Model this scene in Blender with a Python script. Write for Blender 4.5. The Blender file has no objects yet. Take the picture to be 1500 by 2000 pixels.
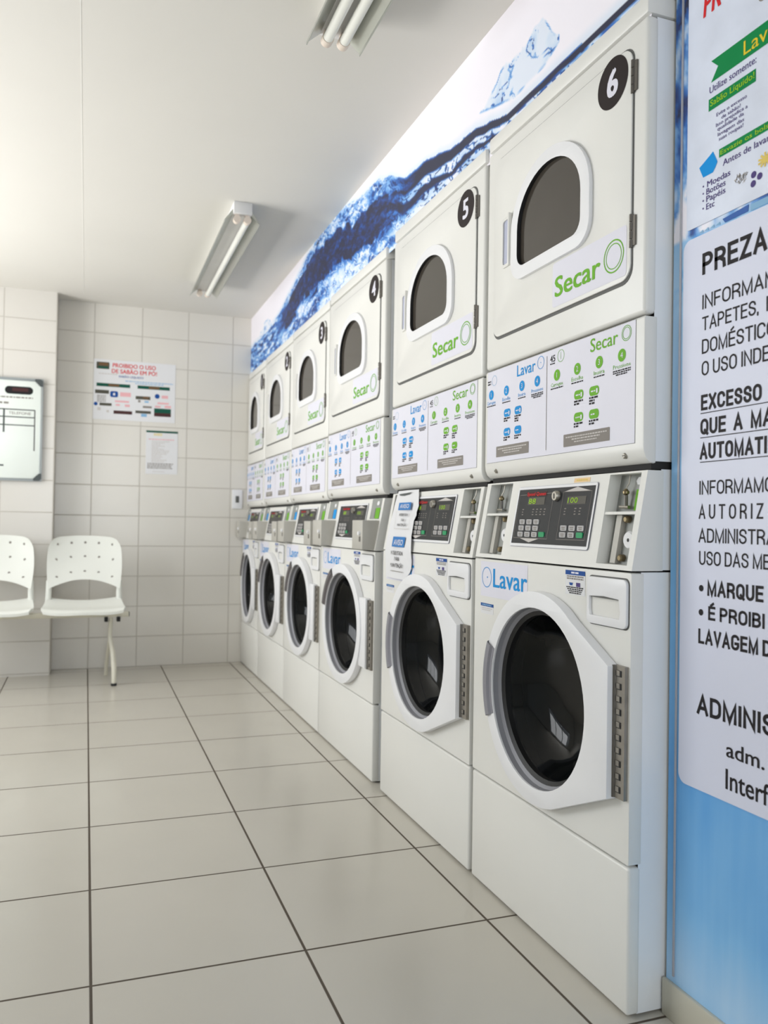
import bpy, bmesh, math, random
from mathutils import Vector, Matrix, noise
from mathutils.geometry import tessellate_polygon

C = bpy.context.scene
COL = C.collection
PI = math.pi
R = random.Random(7)

# ------------------------------------------------------------------ camera
def make_camera():
    f, yaw, pitch, roll = 1600.0, 0.348606637, 0.0147341995, 0.0156061680
    pos = Vector((-0.0285612, -1.8211254, 0.9722402))
    cy, sy, cp, sp = math.cos(yaw), math.sin(yaw), math.cos(pitch), math.sin(pitch)
    F = Vector((sy * cp, cy * cp, sp)); Rt = Vector((cy, -sy, 0)); U = Rt.cross(F)
    c, s = math.cos(roll), math.sin(roll)
    R2 = c * Rt + s * U; U2 = -s * Rt + c * U
    cam = bpy.data.cameras.new('camera')
    o = bpy.data.objects.new('camera', cam); COL.objects.link(o)
    m = Matrix((R2, U2, -F)).transposed().to_4x4(); m.translation = pos
    o.matrix_world = m
    cam.sensor_fit = 'HORIZONTAL'; cam.sensor_width = 36.0
    cam.lens = f / 1500.0 * 36.0
    cam.clip_start = 0.02; cam.clip_end = 60
    cam.dof.use_dof = True; cam.dof.focus_distance = 1.95
    cam.dof.aperture_fstop = cam.lens / 7.0
    C.camera = o
make_camera()

# ------------------------------------------------------------------ light and exposure
C.view_settings.view_transform = 'Standard'
C.view_settings.look = 'None'
C.view_settings.gamma = 1.0
C.view_settings.use_curve_mapping = False
C.view_settings.exposure = 0.06

w = bpy.data.worlds.new('daylight'); C.world = w; w.use_nodes = True
w.node_tree.nodes['Background'].inputs[0].default_value = (0.86, 0.93, 1.0, 1)
w.node_tree.nodes['Background'].inputs[1].default_value = 1.0

def area(name, loc, target, sx, sy, power, col):
    l = bpy.data.lights.new(name, 'AREA'); l.shape = 'RECTANGLE'; l.size = sx; l.size_y = sy
    l.energy = power; l.color = col
    o = bpy.data.objects.new(name, l); COL.objects.link(o)
    o.location = loc
    d = Vector(target) - Vector(loc)
    o.rotation_euler = d.to_track_quat('-Z', 'Y').to_euler()
    return o
# daylight of the open shop front on the left: sky light coming in, and the sunlit pavement outside throwing light up at the ceiling
area('shopfront_sky_light', (-2.3, 1.95, 1.65), (1.0, 1.9, 1.5), 2.3, 1.25, 57, (0.965, 0.985, 1.0))
area('pavement_bounce_light', (-2.75, 2.05, 0.5), (0.4, 1.1, 2.0), 2.6, 0.7, 118, (1.0, 0.975, 0.94))
# added cool fill from behind the camera, coming in by an unseen doorway
area('rear_fill_light', (-0.1, -3.95, 1.5), (0.6, 0.0, 1.4), 1.5, 1.6, 26, (0.93, 0.97, 1.0))

# ------------------------------------------------------------------ materials
def S(r, g, b):
    f = lambda c: (c / 255 / 12.92) if c / 255 <= 0.04045 else ((c / 255 + 0.055) / 1.055) ** 2.4
    return (f(r), f(g), f(b), 1)

def mat(name, col, rough=0.5, metal=0.0, spec=0.5, var=0.04, scale=6.0, bump=0.0, bscale=60.0, coat=0.0):
    m = bpy.data.materials.new(name); m.use_nodes = True
    nt = m.node_tree; b = nt.nodes['Principled BSDF']
    b.inputs['Roughness'].default_value = rough; b.inputs['Metallic'].default_value = metal
    b.inputs['Specular IOR Level'].default_value = spec
    b.inputs['Coat Weight'].default_value = coat
    tc = nt.nodes.new('ShaderNodeTexCoord')
    n = nt.nodes.new('ShaderNodeTexNoise'); n.inputs['Scale'].default_value = scale; n.inputs['Detail'].default_value = 4
    nt.links.new(tc.outputs['Object'], n.inputs['Vector'])
    r = nt.nodes.new('ShaderNodeValToRGB')
    lo = [max(0, c * (1 - var)) for c in col[:3]] + [1]; hi = [min(1, c * (1 + var)) for c in col[:3]] + [1]
    r.color_ramp.elements[0].position = 0.3; r.color_ramp.elements[0].color = lo
    r.color_ramp.elements[1].position = 0.7; r.color_ramp.elements[1].color = hi
    nt.links.new(n.outputs['Fac'], r.inputs['Fac']); nt.links.new(r.outputs['Color'], b.inputs['Base Color'])
    if bump:
        n2 = nt.nodes.new('ShaderNodeTexNoise'); n2.inputs['Scale'].default_value = bscale; n2.inputs['Detail'].default_value = 3
        nt.links.new(tc.outputs['Object'], n2.inputs['Vector'])
        bp = nt.nodes.new('ShaderNodeBump'); bp.inputs['Strength'].default_value = bump; bp.inputs['Distance'].default_value = 0.002
        nt.links.new(n2.outputs['Fac'], bp.inputs['Height']); nt.links.new(bp.outputs['Normal'], b.inputs['Normal'])
    return m

def tile_mat(name, base, grout, su, sv, ou, ov, axes, gw, rough, var=0.03, cloud=0.05):
    """square-laid tiles: axes name the two object axes carrying the joints"""
    m = bpy.data.materials.new(name); m.use_nodes = True
    nt = m.node_tree; L = nt.links; N = nt.nodes; b = N['Principled BSDF']
    tc = N.new('ShaderNodeTexCoord'); sp = N.new('ShaderNodeSeparateXYZ'); L.new(tc.outputs['Object'], sp.inputs[0])
    def math_(op, a, bv=None):
        k = N.new('ShaderNodeMath'); k.operation = op
        for i, v in enumerate((a, bv)):
            if v is None: continue
            if isinstance(v, (int, float)): k.inputs[i].default_value = v
            else: L.new(v, k.inputs[i])
        return k.outputs[0]
    masks = []; cells = []
    for ax, size, off in ((axes[0], su, ou), (axes[1], sv, ov)):
        t = math_('DIVIDE', math_('SUBTRACT', sp.outputs[ax], off), size)
        cells.append(math_('FLOOR', t))
        fr = math_('FRACT', t)
        d = math_('MULTIPLY', math_('MINIMUM', fr, math_('SUBTRACT', 1.0, fr)), size)
        masks.append(d)
    dmin = math_('MINIMUM', masks[0], masks[1])
    mr = N.new('ShaderNodeMapRange'); mr.interpolation_type = 'SMOOTHSTEP'
    mr.inputs['From Min'].default_value = gw * 0.5; mr.inputs['From Max'].default_value = gw * 0.5 + 0.0022
    L.new(dmin, mr.inputs['Value'])
    cv = N.new('ShaderNodeCombineXYZ'); L.new(cells[0], cv.inputs[0]); L.new(cells[1], cv.inputs[1])
    wn = N.new('ShaderNodeTexWhiteNoise'); L.new(cv.outputs[0], wn.inputs['Vector'])
    ns = N.new('ShaderNodeTexNoise'); ns.inputs['Scale'].default_value = 3.2; ns.inputs['Detail'].default_value = 5
    L.new(tc.outputs['Object'], ns.inputs['Vector'])
    k = math_('ADD', math_('MULTIPLY', math_('SUBTRACT', wn.outputs['Value'], 0.5), var * 2),
              math_('MULTIPLY', math_('SUBTRACT', ns.outputs['Fac'], 0.5), cloud * 2))
    k = math_('ADD', k, 1.0)
    vm = N.new('ShaderNodeVectorMath'); vm.operation = 'SCALE'; vm.inputs[0].default_value = base[:3]; L.new(k, vm.inputs['Scale'])
    mx = N.new('ShaderNodeMix'); mx.data_type = 'RGBA'
    L.new(mr.outputs['Result'], mx.inputs['Factor']); mx.inputs['A'].default_value = grout; L.new(vm.outputs[0], mx.inputs['B'])
    L.new(mx.outputs['Result'], b.inputs['Base Color'])
    rr = N.new('ShaderNodeMapRange'); rr.inputs['To Min'].default_value = 0.8; rr.inputs['To Max'].default_value = rough
    L.new(mr.outputs['Result'], rr.inputs['Value']); L.new(rr.outputs['Result'], b.inputs['Roughness'])
    bp = N.new('ShaderNodeBump'); bp.inputs['Strength'].default_value = 0.5; bp.inputs['Distance'].default_value = 0.0015
    L.new(mr.outputs['Result'], bp.inputs['Height']); L.new(bp.outputs['Normal'], b.inputs['Normal'])
    return m

def print_mat(name, rough=0.45):
    """printed vinyl: colours of the print are stored in the mesh attribute 'print'"""
    m = bpy.data.materials.new(name); m.use_nodes = True
    nt = m.node_tree; b = nt.nodes['Principled BSDF']; b.inputs['Roughness'].default_value = rough
    a = nt.nodes.new('ShaderNodeAttribute'); a.attribute_name = 'print'
    nt.links.new(a.outputs['Color'], b.inputs['Base Color'])
    return m

def glass_mat(name, tint, rough=0.03, clear=0.4):
    m = bpy.data.materials.new(name); m.use_nodes = True
    nt = m.node_tree; N = nt.nodes; L = nt.links
    out = N['Material Output']; b = N['Principled BSDF']
    b.inputs['Base Color'].default_value = tint; b.inputs['Roughness'].default_value = rough; b.inputs['IOR'].default_value = 1.5
    tr = N.new('ShaderNodeBsdfTransparent'); tr.inputs[0].default_value = (0.55, 0.57, 0.57, 1)
    mx = N.new('ShaderNodeMixShader')
    n = N.new('ShaderNodeTexNoise'); n.inputs['Scale'].default_value = 2.0
    mr = N.new('ShaderNodeMapRange'); mr.inputs['To Min'].default_value = 1 - clear - 0.05; mr.inputs['To Max'].default_value = 1 - clear + 0.05
    L.new(n.outputs['Fac'], mr.inputs['Value']); L.new(mr.outputs['Result'], mx.inputs[0])
    L.new(tr.outputs[0], mx.inputs[1]); L.new(b.outputs[0], mx.inputs[2]); L.new(mx.outputs[0], out.inputs['Surface'])
    return m

M = {}
M['enamel'] = mat('white_enamel', S(231, 230, 225), 0.34, var=0.012, scale=3)
M['enamel_cool'] = mat('white_enamel_side', S(240, 242, 244), 0.4, var=0.02)
M['plastic'] = mat('white_plastic', S(236, 236, 238), 0.36, var=0.012)
M['grey_plastic'] = mat('grey_plastic', S(176, 176, 184), 0.45)
M['gasket'] = mat('gasket_shaded_grey', S(150, 150, 156), 0.5)  # grey gasket, darkened for the shade on the ring's inner wall
M['handle_shaded_grey'] = mat('handle_shaded_grey', S(136, 135, 142), 0.5)  # grey stands for the shade on the far-facing door grip
M['handle_dark'] = mat('handle_dark', S(98, 93, 94), 0.5)
M['lilac'] = mat('lilac_recess', S(184, 188, 208), 0.5)
M['black'] = mat('black_rubber', S(24, 24, 25), 0.55)
M['gap_trim'] = mat('grey_gap_shade_and_trim', S(92, 92, 90), 0.6)  # dark grey for the shade in door and drawer gaps, edges, small parts
M['shadowgap'] = mat('dark_gap_shade', S(38, 37, 36), 0.8)  # painted darkness for the gaps between cabinet panels
M['panel_black'] = mat('black_panel', S(31, 32, 35), 0.35, spec=0.3)
M['steel'] = mat('steel', S(165, 160, 150), 0.38, metal=0.85, var=0.1, scale=20)
M['hinge_steel'] = mat('hinge_steel', S(150, 144, 134), 0.45, metal=0.6, var=0.14, scale=30)
M['dark_steel'] = mat('dark_steel', S(112, 108, 102), 0.4, metal=0.7, var=0.1)
M['brass'] = mat('brass', S(140, 126, 98), 0.35, metal=0.9)
M['zinc'] = mat('zinc_plate', S(150, 152, 148), 0.5, metal=0.2, var=0.08, scale=12)
M['box_metal'] = mat('coin_box_paint', S(186, 183, 175), 0.5, metal=0.1, var=0.05)
M['sticker'] = mat('sticker_white', S(226, 225, 236), 0.45, var=0.01)
M['green'] = mat('print_green', S(112, 178, 48), 0.5, spec=0.18)
M['blue'] = mat('print_blue', S(24, 146, 216), 0.5, spec=0.18)
M['ink'] = mat('print_black', S(38, 34, 36), 0.55, spec=0.18)
M['disc'] = mat('print_disc', S(42, 34, 34), 0.5, spec=0.18)
M['grey_ink'] = mat('print_grey', S(140, 134, 128), 0.55, spec=0.18)
M['light_ink'] = mat('print_light', S(205, 200, 196), 0.55, spec=0.18)
M['red'] = mat('print_red', S(214, 40, 44), 0.5, spec=0.18)
M['dgreen'] = mat('print_dark_green', S(0, 136, 72), 0.5, spec=0.18)
M['forest'] = mat('print_forest', S(22, 84, 68), 0.5, spec=0.18)
M['olive'] = mat('print_olive', S(84, 82, 72), 0.55, spec=0.18)
M['maroon'] = mat('print_maroon', S(74, 46, 46), 0.55, spec=0.18)
M['brown'] = mat('print_brown', S(118, 88, 62), 0.55, spec=0.18)
M['yellow'] = mat('print_yellow', S(232, 205, 52), 0.5, spec=0.18)
M['lime'] = mat('print_lime', S(160, 208, 40), 0.5, spec=0.18)
M['purple'] = mat('print_purple', S(84, 70, 128), 0.5, spec=0.18)
M['pink'] = mat('print_pink', S(232, 178, 182), 0.55, spec=0.18)
M['navy'] = mat('print_navy', S(32, 78, 150), 0.5, spec=0.18)
M['sky'] = mat('print_sky', S(0, 148, 226), 0.5, spec=0.18)
M['royal'] = mat('print_royal', S(64, 104, 176), 0.5, spec=0.18)
M['paleblue'] = mat('print_paleblue', S(140, 184, 218), 0.5, spec=0.18)
M['notice_blue'] = mat('print_notice_blue', S(52, 122, 190), 0.5, spec=0.18)
M['orange'] = mat('print_orange', S(240, 208, 160), 0.5, spec=0.18)
M['sand'] = mat('print_sand', S(232, 205, 110), 0.5, spec=0.18)
M['button'] = mat('button_grey', S(182, 180, 180), 0.5)
M['button_green'] = mat('button_green', S(10, 150, 92), 0.45)
M['lcd'] = mat('lcd_off', S(70, 66, 56), 0.3)
M['poster'] = mat('poster_white', S(222, 228, 243), 0.42, var=0.07, scale=11)
M['poster_low'] = mat('poster_grey_white', S(220, 223, 240), 0.42, var=0.012, scale=4)
M['paper'] = mat('paper_white', S(226, 226, 228), 0.6, var=0.01)
M['ceiling'] = mat('ceiling_paint', S(222, 219, 212), 0.85, var=0.012, scale=1.5)
M['wallpaint'] = mat('wall_paint', S(228, 226, 220), 0.8)
M['base_tile'] = mat('skirting_tile', S(196, 192, 176), 0.4, var=0.04)
M['bench'] = mat('bench_plastic', S(234, 235, 228), 0.42, var=0.01)
M['bench_metal'] = mat('bench_metal', S(222, 218, 202), 0.45)
M['fixture'] = mat('fixture_white', S(228, 227, 226), 0.4)
M['reflector'] = mat('reflector_metal', S(186, 188, 180), 0.28, metal=0.55, var=0.05)
M['tube'] = mat('lamp_tube', S(240, 240, 232), 0.3)
M['cap'] = mat('lamp_holder', S(230, 216, 202), 0.5)
M['board'] = mat('whiteboard', S(238, 244, 238), 0.25, var=0.01)
M['alu'] = mat('aluminium', S(160, 165, 165), 0.35, metal=0.6)
M['corner'] = mat('board_corner', S(72, 78, 78), 0.5)
M['floor'] = tile_mat('floor_tile', S(196, 191, 180), S(80, 70, 58), 0.46, 0.4699, 0.0, 0.0, (0, 1), 0.0042, 0.22, 0.012, 0.05)
M['wall_tile'] = tile_mat('wall_tile', S(221, 217, 209), S(190, 185, 176), 0.302, 0.2, 0.0, 0.0, (0, 2), 0.004, 0.2, 0.01, 0.02)
M['pillar_tile'] = tile_mat('pillar_tile', S(215, 211, 204), S(190, 185, 176), 0.302, 0.2, -0.2246, 0.012, (0, 2), 0.004, 0.2, 0.01, 0.02)
M['mural'] = print_mat('mural_vinyl', 0.5)
M['bluewall'] = print_mat('blue_vinyl', 0.38)
M['door_glass'] = glass_mat('door_glass', (0.006, 0.007, 0.008, 1), 0.04, 0.45)
M['window_glass'] = mat('dryer_window_glass', S(66, 61, 55), 0.09, spec=0.55, var=0.05)

# ------------------------------------------------------------------ mesh building
class MB:
    def __init__(s): s.v = []; s.f = []; s.m = []; s.mats = []
    def mi(s, name):
        if name not in s.mats: s.mats.append(name)
        return s.mats.index(name)
    def add(s, vs, fs, m):
        k = len(s.v); i = s.mi(m)
        s.v += [tuple(v) for v in vs]
        s.f += [tuple(a + k for a in f) for f in fs]; s.m += [i] * len(fs)
    def box(s, x0, x1, y0, y1, z0, z1, m, skip=''):
        vs = [(x, y, z) for x in (x0, x1) for y in (y0, y1) for z in (z0, z1)]
        F = {'-x': (0, 1, 3, 2), '+x': (4, 6, 7, 5), '-y': (0, 4, 5, 1), '+y': (2, 3, 7, 6), '-z': (0, 2, 6, 4), '+z': (1, 5, 7, 3)}
        s.add(vs, [f for k, f in F.items() if k not in skip.split()], m)
    def prism(s, pts, axis, a, b, m):
        """extrude a 2-D outline along x, y or z"""
        if axis == 'x': mk = lambda p, t: (t, p[0], p[1])
        elif axis == 'y': mk = lambda p, t: (p[0], t, p[1])
        else: mk = lambda p, t: (p[0], p[1], t)
        n = len(pts)
        vs = [mk(p, a) for p in pts] + [mk(p, b) for p in pts]
        fs = [tuple(range(n - 1, -1, -1)), tuple(range(n, 2 * n))]
        fs += [(i, (i + 1) % n, (i + 1) % n + n, i + n) for i in range(n)]
        s.add(vs, fs, m)
    def plate(s, outer, hole, x0, x1, m, hole_mat=None):
        """a plate in the y-z plane with one hole, x0 is the front"""
        no = len(outer); allp = list(outer) + list(hole)
        tris = tessellate_polygon([[Vector((p[0], p[1], 0)) for p in outer], [Vector((p[0], p[1], 0)) for p in hole]])
        n = len(allp)
        vs = [(x0, p[0], p[1]) for p in allp] + [(x1, p[0], p[1]) for p in allp]
        fs = [tuple(t) for t in tris] + [tuple(i + n for i in reversed(t)) for t in tris]
        fs += [(i, (i + 1) % no, (i + 1) % no + n, i + n) for i in range(no)]
        s.add(vs, fs, m)
        nh = len(hole)
        hv = [(x0, p[0], p[1]) for p in hole] + [(x1, p[0], p[1]) for p in hole]
        s.add(hv, [((i + 1) % nh, i, i + nh, (i + 1) % nh + nh) for i in range(nh)], hole_mat or m)
    def lathe(s, prof, cy, cz, m, n=48, a0=0.0, a1=2 * PI):
        """turn (r, x) profile about the x axis through (cy, cz)"""
        full = abs(a1 - a0 - 2 * PI) < 1e-6; k = n if full else n + 1
        vs = []
        for r, x in prof:
            for i in range(k):
                a = a0 + (a1 - a0) * i / n
                vs.append((x, cy + r * math.cos(a), cz + r * math.sin(a)))
        fs = []
        for j in range(len(prof) - 1):
            for i in range(n):
                i2 = (i + 1) % k
                fs.append((j * k + i, j * k + i2, (j + 1) * k + i2, (j + 1) * k + i))
        s.add(vs, fs, m)
    def tube(s, pts, r, m, n=10, cap=True):
        pts = [Vector(p) for p in pts]; rs = r if isinstance(r, (list, tuple)) else [r] * len(pts)
        vs = []; up = None
        for i, p in enumerate(pts):
            t = (pts[min(i + 1, len(pts) - 1)] - pts[max(i - 1, 0)]).normalized()
            if up is None: up = Vector((0, 0, 1)) if abs(t.z) < 0.9 else Vector((1, 0, 0))
            a = t.cross(up).normalized(); b = t.cross(a).normalized(); up = a.cross(t)
            for k in range(n):
                ang = 2 * PI * k / n
                vs.append(p + rs[i] * (math.cos(ang) * a + math.sin(ang) * b))
        fs = [(i * n + k, i * n + (k + 1) % n, (i + 1) * n + (k + 1) % n, (i + 1) * n + k) for i in range(len(pts) - 1) for k in range(n)]
        if cap: fs += [tuple(range(n - 1, -1, -1)), tuple(range((len(pts) - 1) * n, len(pts) * n))]
        s.add(vs, fs, m)
    def build(s, name, parent=None, bevel=0.0, smooth=False, seg=2, limit=35):
        me = bpy.data.meshes.new(name)
        bm = bmesh.new()
        bv = [bm.verts.new(v) for v in s.v]
        for f, mi in zip(s.f, s.m):
            try:
                fc = bm.faces.new([bv[i] for i in f]); fc.material_index = mi
            except ValueError: pass
        if bevel or smooth:
            bmesh.ops.remove_doubles(bm, verts=bm.verts, dist=1e-5)
        bmesh.ops.recalc_face_normals(bm, faces=bm.faces) if (bevel or smooth == 'fix') else None
        if bevel:
            es = [e for e in bm.edges if len(e.link_faces) == 2 and e.calc_face_angle(0) > math.radians(limit)]
            bmesh.ops.bevel(bm, geom=es, offset=bevel, offset_type='OFFSET', segments=seg, profile=0.5, affect='EDGES', clamp_overlap=True)
        if smooth or bevel:
            for f in bm.faces: f.smooth = True
            for e in bm.edges:
                if len(e.link_faces) != 2 or e.calc_face_angle(0) > math.radians(32): e.smooth = False
        bm.to_mesh(me); bm.free()
        for k in s.mats: me.materials.append(M[k])
        o = bpy.data.objects.new(name, me); COL.objects.link(o)
        if parent: o.parent = parent
        return o

def tag(o, label, cat, group=None):
    o['label'] = label; o['category'] = cat
    if group: o['group'] = group
    return o
def thing(name, label, cat, loc=(0, 0, 0), group=None):
    o = bpy.data.objects.new(name, None); COL.objects.link(o); o.location = loc; o.empty_display_size = 0.1
    return tag(o, label, cat, group)
def struct(o): o['kind'] = 'structure'; return o

def rrect(y0, z0, y1, z1, r, n=5):
    rs = r if isinstance(r, (list, tuple)) else [r] * 4
    out = []
    for (cx, cy, a0, rr) in ((y1 - rs[0], z1 - rs[0], 0, rs[0]), (y0 + rs[1], z1 - rs[1], 90, rs[1]), (y0 + rs[2], z0 + rs[2], 180, rs[2]), (y1 - rs[3], z0 + rs[3], 270, rs[3])):
        for i in range(n + 1):
            a = math.radians(a0 + 90 * i / n); out.append((cx + rr * math.cos(a), cy + rr * math.sin(a)))
    return out
def circ(cy, cz, r, n=48): return [(cy + r * math.cos(2 * PI * i / n), cz + r * math.sin(2 * PI * i / n)) for i in range(n)]

# ---- flat print: text and shapes laid on a surface
GL = {}
def glyphs(s, bold=0.0, res=3):
    k = (s, bold, res)
    if k in GL: return GL[k]
    cu = bpy.data.curves.new('t', 'FONT'); cu.body = s; cu.resolution_u = res; cu.offset = bold; cu.size = 1.0
    ob = bpy.data.objects.new('t', cu)
    me = bpy.data.meshes.new_from_object(ob)
    vs = [(v.co.x, v.co.y) for v in me.vertices]; fs = [tuple(p.vertices) for p in me.polygons]
    bpy.data.objects.remove(ob); bpy.data.curves.remove(cu); bpy.data.meshes.remove(me)
    GL[k] = (vs, fs); return GL[k]
def width(s, bold=0.0):
    vs, _ = glyphs(s, bold)
    return (min(v[0] for v in vs), max(v[0] for v in vs)) if vs else (0, 1)
CAPH = None
def caph():
    global CAPH
    if CAPH is None:
        vs, _ = glyphs('H'); CAPH = max(v[1] for v in vs)
    return CAPH

class Sheet:
    """lays print on a plane: origin O, right U, up V, out N; a is the across coordinate, b the up coordinate"""
    def __init__(s, mb, O, U, V, N): s.mb = mb; s.O = Vector(O); s.U = Vector(U); s.V = Vector(V); s.N = Vector(N).normalized()
    def P(s, a, b, k): return s.O + s.U * a + s.V * b + s.N * (0.0005 * k)
    def poly(s, pts, m, k=1):
        ar = sum(pts[i][0] * pts[(i + 1) % len(pts)][1] - pts[(i + 1) % len(pts)][0] * pts[i][1] for i in range(len(pts)))
        if ar < 0: pts = pts[::-1]
        s.mb.add([s.P(a, b, k) for a, b in pts], [tuple(range(len(pts)))], m)
    def rect(s, a0, b0, a1, b1, m, k=1, r=0):
        a0, a1 = min(a0, a1), max(a0, a1); b0, b1 = min(b0, b1), max(b0, b1)
        s.poly(rrect(a0, b0, a1, b1, r, 4) if r else [(a0, b0), (a1, b0), (a1, b1), (a0, b1)], m, k)
    def disc(s, a, b, r, m, k=1, n=28): s.poly(circ(a, b, r, n), m, k)
    def ring(s, a, b, r0, r1, m, k=1, n=32):
        p, q = circ(a, b, r0, n), circ(a, b, r1, n)
        s.mb.add([s.P(x, y, k) for x, y in p + q], [(i, n + i, n + (i + 1) % n, (i + 1) % n) for i in range(n)], m)
    def line(s, a0, b0, a1, b1, t, m, k=1):
        d = Vector((a1 - a0, b1 - b0)).normalized(); n = Vector((-d.y, d.x)) * t / 2
        s.poly([(a0 - n.x, b0 - n.y), (a1 - n.x, b1 - n.y), (a1 + n.x, b1 + n.y), (a0 + n.x, b0 + n.y)], m, k)
    def text(s, t, a, b, h, w=None, m='ink', k=2, prefix=None, bold=0.0, slant=0.0, align='l', res=3):
        vs, fs = glyphs(t, 0.0, res)
        if not vs: return
        lo, hi = width(t); plo, phi = width(prefix) if prefix else (lo, hi)
        sv = h / caph(); su = (w / (phi - plo)) if w else sv
        off = {'l': 0, 'c': -(hi - lo) * su / 2, 'r': -(hi - lo) * su}[align]
        for q, (dx, dy) in enumerate(((0, 0),) if not bold else ((-1, -.5), (1, .5), (-1, .5), (1, -.5))):
            s.mb.add([s.P(a + off + (x - lo + dx * bold * 0.6) * su + slant * y * sv, b + (y + dy * bold * 0.6) * sv, k + 0.04 * q) for x, y in vs], fs, m)
    def greek(s, a0, a1, b, h, m='ink', k=2, seed=0):
        """a line of print too small to read: word-sized dashes"""
        rr = random.Random(seed * 31 + int(b * 1e4)); a = a0
        while a < a1 - h * 0.4:
            wl = min(a1 - a, h * rr.uniform(1.2, 3.6)); s.rect(a, b, a + wl, b + h, m, k); a += wl + h * 0.6
def arc_(cx, cy, rx, ry, a0, a1, n=9):
    return [(cx + rx * math.cos(math.radians(a0 + (a1 - a0) * i / n)), cy + ry * math.sin(math.radians(a0 + (a1 - a0) * i / n))) for i in range(n + 1)]
_O = arc_(.5, .68, .5, .32, 0, 180, 12) + arc_(.5, .32, .5, .32, 180, 360, 12)
_E = [[(1, 1), (0, 1), (0, 0), (1, 0)], [(0, .52), (.9, .52)]]
CAPS = {  # condensed grotesque capitals: width and centre lines
    'A': (.60, [[(0, 0), (.5, 1), (1, 0)], [(.2, .3), (.8, .3)]]),
    'B': (.54, [[(0, 0), (0, 1), (.5, 1)] + arc_(.5, .765, .42, .235, 90, -90) + [(0, .53)], [(.5, .53)] + arc_(.5, .265, .5, .265, 90, -90) + [(0, 0)]]),
    'C': (.56, [arc_(.5, .74, .5, .26, 8, 180, 12) + arc_(.5, .26, .5, .26, 180, 352, 12)]),
    'D': (.56, [[(0, 0), (0, 1), (.45, 1)] + arc_(.45, .68, .55, .32, 90, 0) + arc_(.45, .32, .55, .32, 0, -90) + [(0, 0)]]),
    'E': (.48, _E), 'É': (.48, _E + [[(.35, 1.18), (.75, 1.34)]]),
    'F': (.46, [[(1, 1), (0, 1), (0, 0)], [(0, .5), (.85, .5)]]),
    'G': (.60, [arc_(.5, .77, .5, .23, 12, 180, 12) + arc_(.5, .26, .5, .26, 180, 360, 12) + [(1, .42), (.58, .42)]]),
    'I': (.0, [[(0, 0), (0, 1)]]),
    'L': (.44, [[(0, 1), (0, 0), (1, 0)]]),
    'M': (.70, [[(0, 0), (0, 1), (.5, 0), (1, 1), (1, 0)]]),
    'N': (.56, [[(0, 0), (0, 1), (1, 0), (1, 1)]]),
    'O': (.58, [_O + [_O[0]]]), 'Q': (.58, [_O + [_O[0]], [(.6, .22), (1, -.04)]]),
    'P': (.52, [[(0, 0), (0, 1), (.5, 1)] + arc_(.5, .73, .5, .27, 90, -90) + [(0, .46)]]),
    'R': (.55, [[(0, 0), (0, 1), (.5, 1)] + arc_(.5, .74, .48, .26, 90, -90) + [(0, .48)], [(.5, .48), (.95, .3), (1, 0)]]),
    'S': (.53, [arc_(.5, .76, .48, .24, 0, 215, 12) + arc_(.5, .26, .5, .26, 45, -180, 12)]),
    'T': (.54, [[(0, 1), (1, 1)], [(.5, 1), (.5, 0)]]),
    'U': (.55, [[(0, 1), (0, .32)] + arc_(.5, .32, .5, .32, 180, 360, 12) + [(1, 1)]]),
    'V': (.58, [[(0, 1), (.5, 0), (1, 1)]]),
    'X': (.56, [[(0, 0), (1, 1)], [(0, 1), (1, 0)]]),
    'Z': (.50, [[(0, 1), (1, 1), (0, 0), (1, 0)]]),
    ',': (.0, [[(0, .04), (-.06, -.12)]]),
}
def caps_layout(t, th, gap):
    x = 0; out = []
    for ch in t:
        if ch == ' ': x += .30; continue
        w, st = CAPS[ch]; out.append((x, w, st)); x += w + th + gap
    return out, x - gap
def caps_print(s, t, a, b, h, w, m, k, prefix, th):
    gap = .115
    _, wp = caps_layout(prefix or t, th, gap); lay, _ = caps_layout(t, th, gap)
    n = len((prefix or t).replace(' ', ''))
    su = (w - n * th * h) / (wp - n * th) if wp > n * th else h
    for q, (x, gw, st) in enumerate(lay):
        x0 = a + (x - q * th) * su + q * th * h + th * h / 2
        for line in st:
            P = [Vector((x0 + p[0] * gw * su, b + th * h / 2 + p[1] * h * (1 - th))) for p in line]
            P = [p for i, p in enumerate(P) if i == 0 or (p - P[i - 1]).length > 1e-6]
            closed = (P[0] - P[-1]).length < 1e-6
            if not closed:
                P[0] = P[0] + (P[0] - P[1]).normalized() * th * h / 2; P[-1] = P[-1] + (P[-1] - P[-2]).normalized() * th * h / 2
            L_, R_ = [], []
            for i, p in enumerate(P):
                d0 = (p - P[i - 1]).normalized() if i else ((P[-1] - P[-2]).normalized() if closed else (P[1] - p).normalized())
                d1 = (P[i + 1] - p).normalized() if i < len(P) - 1 else ((P[1] - P[0]).normalized() if closed else d0)
                n0 = Vector((-d0.y, d0.x)); n1 = Vector((-d1.y, d1.x)); mt = (n0 + n1)
                mt = mt.normalized() if mt.length > 1e-6 else n0
                r = th * h / 2 / max(0.42, mt.dot(n0))
                L_.append(p + mt * r); R_.append(p - mt * r)
            k += 0.03; s.mb.add([s.P(v.x, v.y, k) for v in L_ + R_], [(len(P) + i, len(P) + i + 1, i + 1, i) for i in range(len(P) - 1)], m)
def wall_sheet(mb, x):            # a surface facing -x; across coordinate is -y
    return Sheet(mb, (x, 0, 0), (0, -1, 0), (0, 0, 1), (-1, 0, 0))
def back_sheet(mb, y):            # a surface facing -y; across coordinate is x
    return Sheet(mb, (0, y, 0), (1, 0, 0), (0, 0, 1), (0, -1, 0))

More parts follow.
